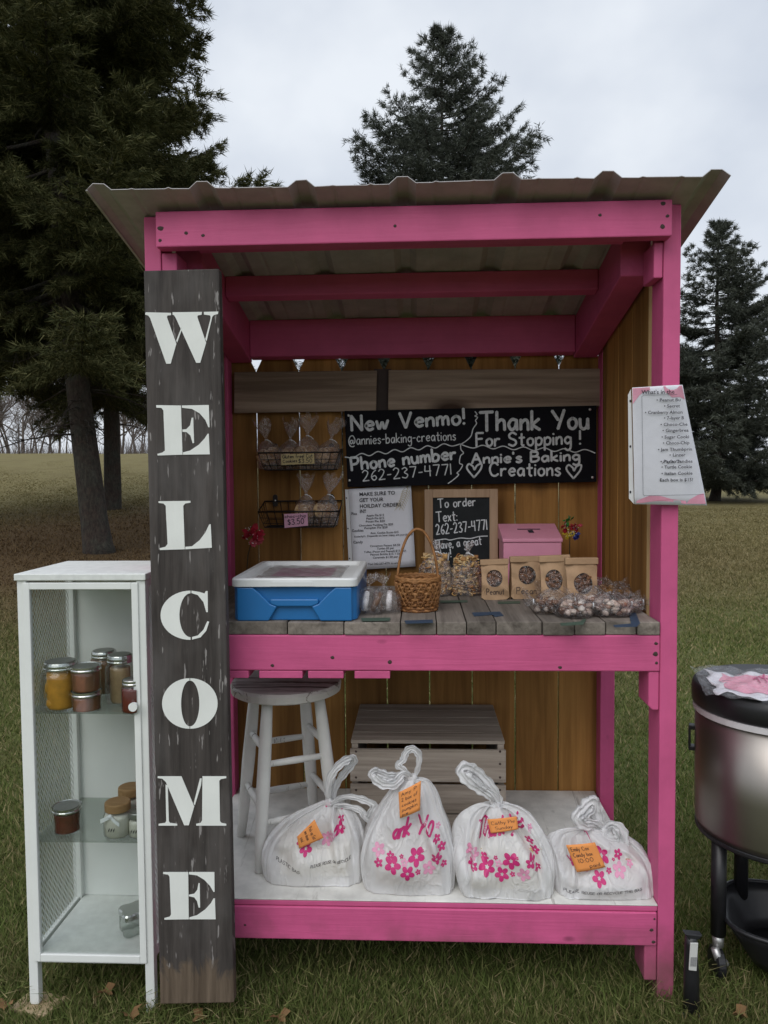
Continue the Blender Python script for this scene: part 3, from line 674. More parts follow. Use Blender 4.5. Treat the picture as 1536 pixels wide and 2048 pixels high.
def bare_tree(base, H, seed, label, thick=1.0):
    rg = random.Random(seed); mb = MB(); base = Vector(base)
    def grow(p, d, L, r, lev):
        n = 4; pts = [p]; q = p.copy(); dd = d.copy()
        for i in range(n):
            dd = (dd + V(rg.gauss(0, .10), rg.gauss(0, .10), rg.gauss(.03, .06))).normalized(); q = q + dd * (L / n); pts.append(q.copy())
        mb.tube(pts, [r * (1 - .45 * i / n) for i in range(n + 1)], 6 if lev == 0 else (4 if lev < 3 else 3))
        if lev >= 5 or L < .22: return
        for k in range(rg.choice((3, 4, 4)) if lev < 3 else 4):
            i = rg.randint(1 if lev else 2, n); ax = V(rg.gauss(0, 1), rg.gauss(0, 1), rg.gauss(.35, .5)).normalized()
            nd = (dd * .65 + ax * .85).normalized(); grow(pts[i], nd, L * rg.uniform(.5, .85), r * .55, lev + 1)
    t = thing('bare_tree', base, label, 'tree', 'bare trees along the ridge')
    for k in range(rg.choice((1, 2, 2))): grow(base - V(0, 0, .1), V(rg.gauss(0, .14), rg.gauss(0, .14), 1).normalized(), H * .27, .10 * thick, 0)
    mb.build('branches', BARK2, t); return t
bl = [(20, 52, 7.5, 'leafless tree on the ridge at the far left edge of the lawn'), (48, 47, 6.5, 'leafless leaning tree on the ridge, second from the left edge'), (78, 60, 8.5, 'tall thin leafless tree on the ridge left of the pine trunks'),
      (118, 50, 7.0, 'leafless forked tree on the ridge close left of the pine trunk'), (150, 66, 9, 'distant leafless tree just behind the nearest pine trunk'), (243, 50, 7.2, 'leafless spreading tree on the ridge right of the pine trunks'),
      (272, 58, 8.0, 'leafless tree on the ridge beside the dark plank sign'), (95, 75, 9.5, 'hazy leafless tree farther back on the left ridge'), (-15, 60, 8.5, 'leafless tree half cut off by the left edge of the view'), (225, 78, 9.5, 'small distant leafless tree between pine trunks and sign'), (5, 68, 8, 'slim leafless tree at the left edge, behind the ridge line'), (34, 80, 9, 'far leafless tree second row at the left edge'), (64, 72, 8.5, 'slender leafless tree between the two taller ridge trees'), (106, 64, 7, 'short leafless tree left of the forked ridge tree'), (134, 82, 10, 'far leafless tree left of the nearest pine trunk'), (258, 66, 8.5, 'leafless tree between the spreading tree and the plank sign'), (283, 74, 9, 'leafless tree whose crown meets the plank sign edge')]
for i, (px, Y, H, lab) in enumerate(bl):
    p = at(px, 940, Y); bare_tree(V(p.x, Y, float(height(p.x, Y))), H * 1.5, 40 + i, lab)
def brush():
    N = 9000; x = RNG.uniform(-42, -8, N); y = 52 + 16 * RNG.random(N) + 2 * np.sin(x); z = height(x, y); h = (.5 + 2.6 * RNG.random(N) ** 1.6) * (.55 + .45 * np.sin(x * .9) * np.sin(x * .37 + 1))
    a = RNG.uniform(0, 6.28, N); l = h * RNG.uniform(.1, .7, N); w = RNG.uniform(.008, .022, N); v = np.empty((N, 3, 3))
    v[:, 0] = np.stack([x - w, y, z - .1], 1); v[:, 1] = np.stack([x + w, y, z - .1], 1); v[:, 2] = np.stack([x + np.cos(a) * l, y + np.sin(a) * l, z + np.abs(h)], 1)
    props(tri_mesh('brush', v.reshape(-1, 3), BARK2), 'tangled leafless brush along the far left ridge', None, None, 'stuff')
brush()
for i, (px, Y, H, lab) in enumerate([(1318, 60, 9, 'leafless tree seen beside the right post behind the spruce'), (1490, 70, 5.0, 'low leafless shrubby tree right of the big spruce trunk'), (1528, 62, 4.6, 'leafless shrub at the right edge of the lawn'), (1400, 75, 4.0, 'leafless shrub on the far lawn left of the spruce trunk')]):
    p = at(px, 945, Y); bare_tree(V(p.x, Y, float(height(p.x, Y))), H, 70 + i, lab, .8)['group'] = 'bare trees beyond the right lawn'

# ================================================================== THE STAND
XL, XR, D = -.651, .613, .672
SZ = .936           # top of the shelf planks
FZ = .246           # top of the floor
ST = thing('market_stand', (0, .33, 0), 'bright pink wooden roadside stand with metal roof, plank counter and cedar back', 'market stand')
def rz(Y): return 1.921 - .2 * (Y + .038)       # underside of the roofing
def part(mb, name, mat, bevel=.003, parent=None, **k): return mb.build(name, mat, parent or ST, bevel=bevel, **k)
pw = .040
for x0 in (XL, XR - pw):
    part(MB().hexa([(x0, 0, -.05), (x0 + pw, 0, -.05), (x0 + pw, .089, -.05), (x0, .089, -.05), (x0, 0, rz(0) - .003), (x0 + pw, 0, rz(0) - .003), (x0 + pw, .089, rz(.089) - .003), (x0, .089, rz(.089) - .003)]), 'post', M['pink_z'])
for x0 in (XL, .622 - .045):
    part(MB().hexa([(x0, D - .06, -.05), (x0 + .045, D - .06, -.05), (x0 + .045, D - .004, -.05), (x0, D - .004, -.05), (x0, D - .06, rz(D - .06) - .003), (x0 + .045, D - .06, rz(D - .06) - .003), (x0 + .045, D - .004, rz(D) - .003), (x0, D - .004, rz(D) - .003)]), 'post', M['pink_z'])
xi0, xi1 = XL + pw + .001, XR - pw - .001
# fascia, counter apron, floor apron
f0, f1 = at(311, 460, -.04).x, at(1345, 430, -.04).x
fas = part(MB().box(f0, f1, -.040, -.002, 1.826, 1.908), 'fascia_board', M['pink_x'])
apr = part(MB().box(xi0 - .02, xi1 + .0, -.002, .036, .8165, .9036), 'counter_apron', M['pink_x'])
part(MB().box(xi0, xi1, -.001, .03, .2285, .2425), 'floor_trim', M['pink_x'])
fap = part(MB().box(xi0, xi1 - .002, -.004, .034, .1448, .2275), 'floor_apron', M['pink_x'])
def screws(pts, Y, parent, r=.0042, mat='screw'):
    for px, py in pts:
        p = at(px, py, Y); r_ = r * random.uniform(.75, 1.3); MB().blob(p, r_ * random.uniform(1, 1.5), .0012, r_, 10, .15).build('screw', M[mat], parent)
screws([(321, 457), (320, 481), (372, 466), (406, 471), (1326, 407), (1335, 432), (1325, 453), (790, 452), (1200, 430)], -.040, fas)
screws([(1312, 1287), (1311, 1308), (1313, 1326), (545, 1331), (665, 1315), (780, 1324), (1120, 1335)], -.002, apr)
screws([(1309, 1838), (1303, 1860), (1307, 1884), (490, 1850)], -.004, fap, .003)
# blocks inside the front posts
def block(x0, x1, z0, z1, cut=0):
    if cut: pts = [(x0, .002, z1), (x1, .002, z1), (x1, .002, z0), (x0 + cut, .002, z0), (x0, .002, z0 + cut)]
    else: pts = [(x0, .002, z1), (x1, .002, z1), (x1, .002, z0), (x0, .002, z0)]
    part(MB().prism(pts, (0, .085, 0)), 'support_block', M['pink_z'])
bx = at(1297, 1380, .002).x
block(bx, xi1, at(1300, 1421, 0).z, .8155, .010)
block(bx + .004, xi1, at(1300, 556, 0).z, 1.8245)
block(bx - .005, xi1, at(1300, 1962, 0).z, .1438)
block(xi0, at(353, 520, 0).x, 1.73, 1.8245); block(xi0, xi0 + .04, .75, .8155); block(xi0, xi0 + .04, .06, .1438)
# roof carpentry: side rafters, purlins
def raft(x0, x1, y0, y1, dz, name, mat='pink_y', top=.002):
    part(MB().hexa([(x0, y0, rz(y0) - dz), (x1, y0, rz(y0) - dz), (x1, y1, rz(y1) - dz), (x0, y1, rz(y1) - dz), (x0, y0, rz(y0) - top), (x1, y0, rz(y0) - top), (x1, y1, rz(y1) - top), (x0, y1, rz(y1) - top)]), name, M[mat])
raft(.497, xi1 - .001, .09, .6565, .125, 'rafter'); raft(xi0 + .006, XL + .115, .09, .6565, .125, 'rafter')
raft(XL + .116, .496, .315, .353, .058, 'purlin', 'pink_x'); raft(XL + .116, .496, .62, .655, .118, 'purlin', 'pink_x')
raft(XL + .116, .496, .03, .068, .06, 'purlin', 'pink_x')
# roofing: trapezoid rib metal
rx0, rx1 = at(188, 388, -.10).x, at(1443, 350, -.10).x
ribs = [rx0 + .012] + [at(p, 372, -.10).x for p in (405, 603, 805, 1015, 1215)] + [rx1 - .012]
prof = [(rx0 - .012, .0)]
for i, r in enumerate(ribs):
    prof += [(r - .030, .0), (r - .012, .0145), (r + .012, .0145), (r + .030, .0)]
    if i < len(ribs) - 1:
        mid = (r + ribs[i + 1]) / 2; prof += [(mid - .05, 0), (mid - .042, .002), (mid - .034, 0), (mid + .034, 0), (mid + .042, .002), (mid + .05, 0)]
def roofpt(u, v):
    k = u * (len(prof) - 1); i = int(round(k)); x, h = prof[i]; Y = -.105 + v * (D + .205)
    return (x, Y + random.gauss(0, .0012) * (v == 0), rz(Y) + h + .002 * math.sin(x * 7 + v * 3))
roof = MB().grid(roofpt, len(prof), 12).build('roof', M['roof'], ST, solid=.0016)
# cedar pickets: back wall and two side walls
pk = MB(); pitch = .1405; sx = at(599, 900, D).x
k0 = int(math.floor((XL - sx) / pitch))
for k in range(k0, k0 + 11):
    a, b = max(XL - .01, sx + k * pitch + .0022), min(.632, sx + (k + 1) * pitch - .0022)
    if b - a < .02: continue
    e = .030; zt = 1.694 + random.uniform(-.006, .004); yy = D + random.uniform(0, .003)
    pk.prism([(a, yy, .03), (b, yy, .03), (b, yy, zt - e * 2), (b - e, yy, zt), (a + e, yy, zt), (a, yy, zt - e * 2)], (0, .016, 0))
part(pk, 'back_wall', M['cedar'], .0015)
def sidewall(x0, x1, name):
    s = MB(); y = .135
    while y < D - .09:
        y2 = min(y + .139, D - .064)
        s.hexa([(x0, y, .88), (x1, y, .88), (x1, y2, .88), (x0, y2, .88), (x0, y, rz(y) - .10), (x1, y, rz(y) - .10), (x1, y2, rz(y2) - .10), (x0, y2, rz(y2) - .10)]); y = y2 + .003
    part(s, name, M['cedar'], .0015)
part(MB().box(.5785, .5955, .1305, .1345, .885, rz(.13) - .11), 'board_edge', M['cut_cedar'], .001)
sidewall(.578, .596, 'side_wall'); sidewall(XL + .018, XL + .036, 'side_wall')
# weathered boards across the top of the back wall
for pts in ([(468, 744), (754, 741), (752, 822), (468, 826)], [(777, 740), (1203, 737), (1203, 812), (776, 820)]):
    part(MB().prism([at(a, b, .642) for a, b in pts], (0, .020, 0)), 'backboard', M['brown_x'], .002)
part(MB().prism([at(a, b, .664) for a, b in [(748, 738), (782, 738), (782, 830), (748, 830)]], (0, .007, 0)), 'batten', M['screw'], 0)
# counter planks, floor
cp = MB(); xs = [xi0 - .02, at(575, 1250, 0).x, at(688, 1250, 0).x, at(801, 1250, 0).x, at(873, 1250, 0).x, at(933, 1250, 0).x, at(992, 1250, 0).x, at(1084, 1250, 0).x, at(1148, 1250, 0).x, at(1211, 1250, 0).x, at(1273, 1250, 0).x, xi1]
for a, b in zip(xs[:-1], xs[1:]):
    dz = random.uniform(-.002, .001); cp.box(a + .0012, b - .0012, -.004 + random.uniform(-.004, .004), D - .066, .9046, SZ + dz)
part(cp, 'counter_planks', M['grey_y'], .002)
part(MB().box(xi0, xi1, -.002, D - .002, .243, FZ), 'floor', M['floor'], .001)
for a, b in ((455, 497), (518, 605), (616, 687), (709, 780)):
    part(MB().box(at(a, 1345, 0).x, at(b, 1345, 0).x, -.001, .40, .797, .8155), 'slat', M['pink_y'], .002)
for x0, x1 in ((xi1 - .035, xi1 - .001), (xi0 + .001, xi0 + .035)):
    part(MB().box(x0, x1, .09, D - .062, .835, .900), 'joist', M['pink_y']); part(MB().box(x0, x1, .09, D - .062, .16, .241), 'joist', M['pink_y'])

# ================================================================== WELCOME SIGN
sgp = V(0, -.135, 0); top_y = -.062
n_s = V(0, -1, (top_y - sgp.y) / 1.85).normalized()
def sg(px, py): return hit(px, py, sgp, n_s)
SG = thing('welcome_sign', sg(392, 2008), 'tall charcoal plank sign with white stencil capitals leaning on the stand', 'sign')
MB().prism([sg(287, 541), sg(438, 537), sg(468, 2006), sg(320, 2009)], (0, .028, 0)).build('board', M['sign'], SG, bevel=.003)
Z5 = lambda x, y: (270 + x / 2.624, 520 + y / 2.624); Z6 = lambda x, y: (270 + x / 2.736, 1300 + y / 2.736)
def half(c, o, i, side, gap):   # half ring of an O or C between two ellipses
    an = np.linspace(90, 270, 25) if side < 0 else np.linspace(90, -90, 25)
    out = [(c[0] + o[0] * math.cos(R(a)), c[1] - o[1] * math.sin(R(a))) for a in an]; inn = [(c[0] + i[0] * math.cos(R(a)), c[1] - i[1] * math.sin(R(a))) for a in an]
    return [(x + side * gap, y) for x, y in out + inn[::-1]]
LET = [
 (Z5, [[(55,278),(60,275),(190,278),(190,290),(172,292),(168,300),(218,440),(188,545),(165,545),(80,305),(70,292),(55,288)], [(245,352),(248,362),(222,434),(217,424)],
       [(198,275),(352,273),(350,288),(330,292),(328,300),(374,435),(343,540),(322,540),(215,305),(205,290),(198,288)], [(362,273),(438,271),(436,284),(415,290),(406,300),(376,428),(370,415),(398,305),(396,292),(363,287)]]),
 (Z5, [[(112,762),(242,764),(250,1022),(120,1026),(118,1018),(145,1010),(158,1000),(150,790),(140,777),(113,775)], [(247,764),(388,761),(392,878),(386,878),(370,840),(340,805),(300,782),(247,776)],
       [(249,890),(270,888),(290,868),(298,828),(306,828),(311,960),(303,962),(292,922),(272,904),(250,902)], [(388,912),(393,1020),(252,1022),(252,1010),(290,1000),(335,970),(365,938),(382,912)]]),
 (Z5, [[(124,1266),(292,1264),(292,1274),(265,1278),(254,1290),(262,1518),(132,1522),(130,1512),(160,1505),(172,1490),(162,1290),(150,1278),(125,1275)], [(398,1386),(404,1510),(265,1518),(265,1505),(300,1502),(340,1470),(370,1430),(390,1388)]]),
 (Z5, [half((293, 1864), (157, 129), (58, 115), -1, 1), [(297,1735),(340,1742),(365,1750),(372,1737),(382,1737),(383,1848),(375,1848),(360,1795),(330,1758),(297,1748)], [(300,1978),(330,1970),(360,1940),(380,1895),(390,1898),(375,1945),(345,1980),(300,1992)]]),
 (Z6, [half((301, 292), (150, 138), (46, 125), -1, 2), half((301, 292), (150, 138), (50, 125), 1, 2)]),
 (Z6, [[(168,735),(180,740),(186,935),(192,945),(232,950),(232,960),(130,960),(130,950),(165,945),(172,935)], [(125,690),(255,690),(325,855),(295,958),(270,958),(170,722),(150,703),(125,700)], [(328,850),(322,838),(356,702),(366,702),(362,740)],
       [(370,690),(500,690),(500,700),(470,706),(462,715),(466,935),(474,945),(500,950),(500,960),(336,960),(336,950),(360,945),(368,930)]]),
 (Z6, [[(155,1214),(292,1214),(295,1472),(162,1474),(162,1465),(190,1458),(198,1445),(190,1240),(182,1228),(155,1224)], [(296,1214),(435,1214),(436,1322),(430,1322),(412,1290),(380,1256),(340,1232),(296,1226)],
       [(296,1338),(325,1332),(342,1310),(348,1275),(355,1275),(357,1408),(349,1408),(340,1372),(325,1352),(296,1346)], [(438,1358),(442,1472),(298,1472),(298,1462),(340,1450),(385,1418),(415,1385),(430,1358)]])]
for Zf, polys in LET:
    mb = MB()
    for pl in polys:
        mb.prism([sg(*Zf(x, y)) + n_s * .0006 for x, y in pl], n_s * .0008)
    mb.build('letter', M['letter'], SG)

# ================================================================== DISPLAY CABINET
YC = -.075
cz1 = at(100, 1148, YC - .006).z; cx0, cx1 = at(47, 1600, YC).x, at(302, 1600, YC).x - .002
cd = on(163, 1122, cz1).y - YC                            # depth from the far top corner
cd = max(.24, min(.36, cd)); czb = at(120, 1915, YC).z; yb = YC + cd
CB = thing('display_cabinet', ((cx0 + cx1) / 2, YC + cd / 2, 0), 'white metal cabinet with glass door and wire mesh side left of the sign', 'cabinet')
lw = .022
for x in (cx0, cx1 - lw):
    for y in (YC, yb - lw):
        MB().box(x, x + lw, y, y + lw, .0, cz1 - .017).build('leg', M['white'], CB, bevel=.0015)
MB().box(cx0 - .004, cx1 + .003, YC - .006, yb + .004, cz1 - .016, cz1).build('top_panel', M['dusty'], CB, bevel=.002)
zf = czb + .008      # cabinet floor
MB().box(cx0 + lw, cx1 - lw, YC + .002, yb - .001, zf - .022, zf).build('floor_panel', M['dusty'], CB, bevel=.001)
MB().box(cx0 + lw, cx1 - lw, yb - .006, yb - .002, zf + .001, cz1 - .017).build('back_panel', M['white'], CB)
for (y0, y1) in ((YC + lw, yb - lw),):
    for x in (cx0 + .004, cx1 - .016):
        MB().box(x, x + .012, y0, y1, cz1 - .034, cz1 - .018).box(x, x + .012, y0, y1, zf - .02, zf + .004).build('side_rail', M['white'], CB, bevel=.001)
def expanded(x, y0, y1, z0, z1):
    mb = MB(); px, pz = .0066, .0175; ny = int((y1 - y0) / px); nzz = int((z1 - z0) / (pz / 2)); hw = .00105
    for i in range(ny + 1):
        for j in range(nzz):
            s = 1 if (i + j) % 2 else -1
            a = y0 + px * (i + (.5 if s > 0 else 0)); b = y0 + px * (i + (0 if s > 0 else .5)); za = z0 + j * pz / 2; zb = za + pz / 2
            if max(a, b) > y1: continue
            mb.add([(x - .0006, a - hw, za), (x + .0006, a + hw, za), (x + .0006, b + hw, zb), (x - .0006, b - hw, zb)], [(0, 1, 2, 3)])
    return mb
expanded(cx0 + .010, YC + lw, yb - lw, zf + .004, cz1 - .034).build('mesh_panel', M['white'], CB)
expanded(cx1 - .010, YC + lw, yb - lw, zf + .004, cz1 - .034).build('mesh_panel', M['white'], CB)
# door
dx0, dx1, dz0, dz1 = cx0 + lw - .006, cx1 - lw + .006, zf - .016, cz1 - .021
dy = YC - .005
dr = MB().box(dx0, dx0 + .016, dy, dy + .014, dz0, dz1).box(dx1 - .016, dx1, dy, dy + .014, dz0, dz1).box(dx0 + .016, dx1 - .016, dy, dy + .014, dz0, dz0 + .018).box(dx0 + .016, dx1 - .016, dy, dy + .014, dz1 - .016, dz1).build('door', M['white'], CB, bevel=.0015)
MB().box(dx0 + .014, dx1 - .014, dy + .006, dy + .009, dz0 + .015, dz1 - .013).build('pane', M['glass'], dr)
kp = at(265, 1412, dy - .012); kn = MB()
kn.tube([V(kp.x + .004, dy, kp.z), V(kp.x + .004, dy - .010, kp.z), V(kp.x + .004, dy - .012, kp.z), V(kp.x + .004, dy - .022, kp.z)], [.005, .005, .0095, .0105], 16)
kn.build('knob', M['white'], dr, smooth=False)
s1 = at(170, 1420, YC + .03).z; s2 = at(170, 1675, YC + .03).z
for z in (s1, s2):
    MB().box(cx0 + .012, cx1 - .012, YC + .015, yb - .008, z - .005, z).build('glass_shelf', M['shelfglass'], CB)
wb = MB().obox(V(cx0 + .015, YC + .01, .004), V(.05, -.012, 0), V(.012, .035, 0), V(0, 0, .010)).build('wooden_block', M['lightwood'], None, bevel=.002, origin=(cx0 + .015, YC + .01, 0))
props(wb, 'small light wood offcut under the front left foot of the cabinet', 'wood block')
for ch in CB.children:
    if ch.name.startswith('leg') and abs(BASE[CB].x) and min(v.co.x for v in ch.data.vertices) < 0 and min(v.co.y for v in ch.data.vertices) < 0:
        for v in ch.data.vertices:
            if v.co.z < .002: v.co.z = .0145

# ---- jars
def jar(name, c, r, h, lidr, fill, label, pieces=None, group=None, fillh=.86, tint='jarglass', lid='tin', taper=1.0, cat='jar'):
    c = Vector(c); t = thing(name, c, label, cat, group)
    sh = [(r * .90, 0), (r * .98, h * .03), (r * taper, h * .10), (r, h * .70), (r * .97, h * .76), (lidr * .93, h * .84), (lidr * .93, h * .90)]
    MB().lathe(sh, 28, c).build('glass', M[tint], t, smooth=True)
    k = .94; fp = [(rr * k, zz * .98 + .003) for rr, zz in sh if zz <= h * fillh]; fp.append((fp[-1][0] * .97, h * fillh))
    if pieces:
        mb = MB(); n = pieces
        for i in range(n):
            a = random.uniform(0, 6.28); q = random.uniform(.30, .50) * r; z = h * (.12 + (fillh - .2) * (i + .5) / n)
            mb.blob(c + V(math.cos(a) * q, math.sin(a) * q, z), r * random.uniform(.3, .42), r * random.uniform(.22, .32), r * random.uniform(.3, .45), 10, .05, Matrix.Rotation(random.uniform(0, 3), 3, 'Z') @ Matrix.Rotation(random.uniform(-.6, .6), 3, 'X'))
        mb.lathe([(rr * .72, zz) for rr, zz in fp], 18, c)
        mb.build('contents', M[fill], t, smooth=True)
    else: MB().lathe(fp, 24, c).build('contents', M[fill], t, smooth=True)
    z0 = h * .84
    lp = [(lidr * .98, z0), (lidr * 1.03, z0 + .001), (lidr * 1.03, z0 + .004), (lidr * .99, z0 + .006), (lidr * 1.02, z0 + .008), (lidr * 1.02, z0 + .012), (lidr * .985, h - .002), (lidr * .95, h)]
    L = MB().lathe(lp, 30, c).build('lid', M[lid], t, smooth=False)
    MB().lathe([(lidr * .86, h + .0004), (lidr * .86, h + .0012)], 26, c).build('disc', M['tin_dull'], L)
    return t
def jar_at(pxc, py_base, z, pxw, py_top, **k):
    """jar whose base centre is seen at the pixel, on a surface at height z"""
    b = on(pxc, py_base, z); s = (b - CAM).dot(FW) / FPX; r = pxw / 2 * s; h = at(pxc, py_top, b.y).z - z
    return dict(c=V(b.x, b.y, z + .0005), r=r, h=h, lidr=r * k.get('lr', .84))
J = jar_at(124, 1416, s1, 80, 1322)
jar('peach_jar', J['c'], J['r'], J['h'], J['r'] * .80, 'peach', 'tall jar of orange peach halves at the left of the upper cabinet shelf', 13)
J = jar_at(174, 1420, s1, 58, 1384)
jl = jar('jam_jar', J['c'], J['r'], J['h'], J['r'] * 1.0, 'jam_brown', 'squat brown jam jar carrying another jar, upper cabinet shelf', None, 'brown jam jars in a stack', .82, taper=.93)
c2 = J['c'] + V(0, 0, J['h'] + .0022)
jar('jam_jar', c2, J['r'] * .98, at(174, 1332, c2.y).z - c2.z, J['r'] * 1.0, 'jam_brown', 'squat brown jam jar sitting on top of another jar', None, 'brown jam jars in a stack', .84, taper=.95)
J = jar_at(210, 1385, s1, 56, 1301)
jar('syrup_jar', J['c'], J['r'], J['h'], J['r'] * .84, 'dark_syrup', 'tall jar of dark fruit at the back of the upper cabinet shelf', None, None, .8)
J = jar_at(242, 1405, s1, 58, 1309)
jar('pear_jar', J['c'], J['r'], J['h'], J['r'] * .84, 'pear', 'tall jar of pale pear pieces behind the door knob', 9, None, .74)
J = jar_at(268, 1424, s1, 48, 1358)
jar('jam_jar', J['c'], J['r'], J['h'], J['r'] * .88, 'jam_red', 'narrow dark red jam jar half hidden behind the right door frame', None, None, .74)
J = jar_at(135, 1662, s2, 52, 1612)
jar('jam_jar', J['c'], J['r'], J['h'], J['r'] * 1.06, 'jam_red', 'squat red jam jar alone at the left of the lower glass shelf', None, None, .78, taper=.92)
def candle(pxc, pyb, pxw, pyt, lidm, label, bow=False):
    J = jar_at(pxc, pyb, s2, pxw, pyt); c, r, h = J['c'], J['r'], J['h']
    t = thing('candle_jar', c, label, 'candle', 'candle jars on the lower cabinet shelf')
    MB().lathe([(r * .85, 0), (r, h * .08), (r, h * .6), (r * .9, h * .7), (r * .78, h * .74)], 26, c).build('glass', M['jarglass'], t, smooth=True)
    MB().lathe([(r * .8, .003), (r * .94, h * .1), (r * .94, h * .58), (r * .84, h * .66)], 22, c).build('wax', M['wax'], t, smooth=True)
    MB().lathe([(r * .86, h * .75), (r * .9, h * .77), (r * .9, h * .97), (r * .82, h)], 26, c).build('lid', M[lidm], t, bevel=.001)
    if bow:
        b = MB(); q = c + V(-r * .15, -r * .95, h * .72)
        b.grid(lambda u, v: q + V(-.024 * u, -.002 - .003 * math.sin(u * 3), -.012 * u + (v - .5) * .010), 6, 3)
        b.grid(lambda u, v: q + V(.022 * u, -.002 - .003 * math.sin(u * 3), -.020 * u + (v - .5) * .010), 6, 3)
        b.blob(q + V(0, -.003, 0), .005, .004, .005, 8, .05); b.build('bow', M['ribbon'], t, solid=.001)
    lf = MB()
    for k, a in ((-.006, .5), (0, .5), (.006, .5)):
        p = c + V(-r * .1 + k, -r * 1.005, h * .32); lf.add([p + V(-.002, 0, -.006), p + V(.001, 0, -.001), p + V(.003, 0, .006), p + V(-.001, 0, .001)], [(0, 1, 2, 3)])
    lf.build('print', M['ink'], t)
candle(237, 1670, 56, 1602, 'cork', 'cream candle with brown lid and white bow, lower glass shelf', True)
candle(262, 1640, 52, 1572, 'cork', 'candle with round wooden lid standing behind the bowed candle')
candle(276, 1672, 36, 1622, 'tin_dull', 'plain white candle cut off by the right door frame')
fj = on(268, 1862, zf); r = .033
FJ = thing('flower_shaped_jar', (fj.x, fj.y, zf), 'empty scalloped glass jar with tin lid on the cabinet floor', 'jar')
sc = lambda a, z: 1 + .16 * math.cos(4 * a + .6)
MB().lathe([(r * .85, .001), (r, .006), (r, .038), (r * .92, .044)], 40, (fj.x, fj.y, zf), fn=sc).build('glass', M['shelfglass'], FJ, smooth=True)
MB().lathe([(r * 1.0, .044), (r * 1.05, .046), (r * 1.05, .056), (r * .96, .060)], 40, (fj.x, fj.y, zf), fn=sc).build('lid', M['tin'], FJ)

# ================================================================== CHALKBOARDS AND PAPERS
YB = .640
BB = thing('chalkboard_sign', at(940, 970, YB + .005), 'long black board with white handwriting screwed to the back wall', 'sign')
MB().prism([at(689, 822, YB), at(1193, 811, YB), at(1193, 964, YB), at(695, 974, YB)], (0, .006, 0)).build('board', M['black'], BB, bevel=.001)
spx = (YB + 1.84) / FPX          # metres per photo pixel on this plane
def bw(mb, text, x0, y0, x1, y1, cap, w): write(mb, text, at(x0, y0, YB), at(x1, y1, YB), cap * spx, w * spx)
def curve_px(mb, pts, w, Y, off=.0008, smooth=True):
    P = [at(a, b, Y) for a, b in pts]; P = catmull(P, 6) if smooth else P
    ribbon(mb, [(p.x, p.z) for p in P], w, lambda u, v: V(u, Y - off, v))
for a in ((('New Venmo!', 704, 862, 928, 848, 30, 5.6),), (('@annies-baking-creations', 698, 890, 911, 880, 19, 2.0),), (('Phone number', 704, 941, 912, 918, 25, 5.0),), (('262-237-4771', 726, 962, 902, 949, 21, 2.2),),
          (('Thank You', 960, 862, 1176, 857, 37, 6.0),), (('For Stopping !', 953, 893, 1160, 888, 26, 4.2),), (("Annie's Baking", 944, 927, 1158, 921, 20, 4.4),), (('Creations', 979, 952, 1120, 951, 26, 4.0),)):
    mb = MB(); bw(mb, *a[0]); mb.build('lettering', M['chalk'], BB)
mb = MB()
curve_px(mb, [(690, 914)] + [(690 + 230 * i / 14, 914 - 27 * i / 14 + (3.2 if i % 2 else -3.2)) for i in range(1, 14)] + [(920, 888)], 2.0 * spx, YB)
curve_px(mb, [(920, 888)] + [(925 + 265 * i / 13, 892 + 11 * i / 13 + (3.2 if i % 2 else -3.2)) for i in range(1, 14)], 2.0 * spx, YB)
curve_px(mb, [(950, 823), (954, 829), (950, 832), (955, 835), (951, 841), (953, 847), (946, 858), (942, 872), (932, 882), (921, 889)], 2.0 * spx, YB)
curve_px(mb, [(921, 889), (922, 899), (927, 906), (921, 912), (919, 926), (925, 930), (920, 940), (914, 946), (917, 950), (906, 960), (896, 967)], 2.0 * spx, YB)
mb.build('divider_line', M['chalk'], BB)
for hx, hy in ((948, 941), (1147, 943)):
    mb = MB(); curve_px(mb, [(hx, hy + 14), (hx - 14, hy - 4), (hx - 10, hy - 13), (hx - 2, hy - 8), (hx + 1, hy - 2), (hx + 6, hy - 10), (hx + 15, hy - 13), (hx + 13, hy - 2), (hx, hy + 14)], 3.6 * spx, YB); mb.build('heart', M['chalk'], BB)
for px, py in ((697, 831), (699, 961), (1180, 819), (1185, 955)):
    p = at(px, py, YB)
    q = MB(); q.blob(p + V(0, -.0005, 0), .0042, .0016, .0042, 12, 0); q.build('screw', M['steel'], BB, smooth=True)
# framed board
YF = .60
FB = thing('framed_chalkboard', at(922, 1170, YF), 'small upright blackboard in a light wood frame standing behind the basket', 'sign')
zb = SZ + .001; o = [at(849, 979, YF), at(994, 976, YF)]; x0, x1, z1 = o[0].x, at(996, 1100, YF).x, o[0].z
fwid = at(866, 1040, YF).x - x0
MB().box(x0, x0 + fwid, YF, YF + .014, zb, z1).box(x1 - fwid, x1, YF, YF + .014, zb, z1).box(x0 + fwid, x1 - fwid, YF, YF + .014, z1 - fwid, z1).box(x0 + fwid, x1 - fwid, YF, YF + .014, zb, zb + fwid).build('frame', M['oak'], FB, bevel=.0015)
MB().box(x0 + fwid, x1 - fwid, YF + .006, YF + .011, zb + fwid, z1 - fwid).build('board', M['slate'], FB)
sp2 = (YF + 1.84) / FPX
for tx, a, b, c, d, cap, w in (('To order', 876, 1016, 951, 1011, 18, 2.4), ('Text:', 873, 1044, 914, 1041, 20, 2.4), ('262-237-4771', 873, 1069, 974, 1059, 20, 2.2), ('Have, a great', 873, 1098, 963, 1089, 17, 2.2), ('day!', 877, 1117, 902, 1114, 17, 2.2)):
    mb = MB(); write(mb, tx, at(a, b, YF + .006), at(c, d, YF + .006), cap * sp2, w * sp2); mb.build('lettering', M['chalk'], FB)
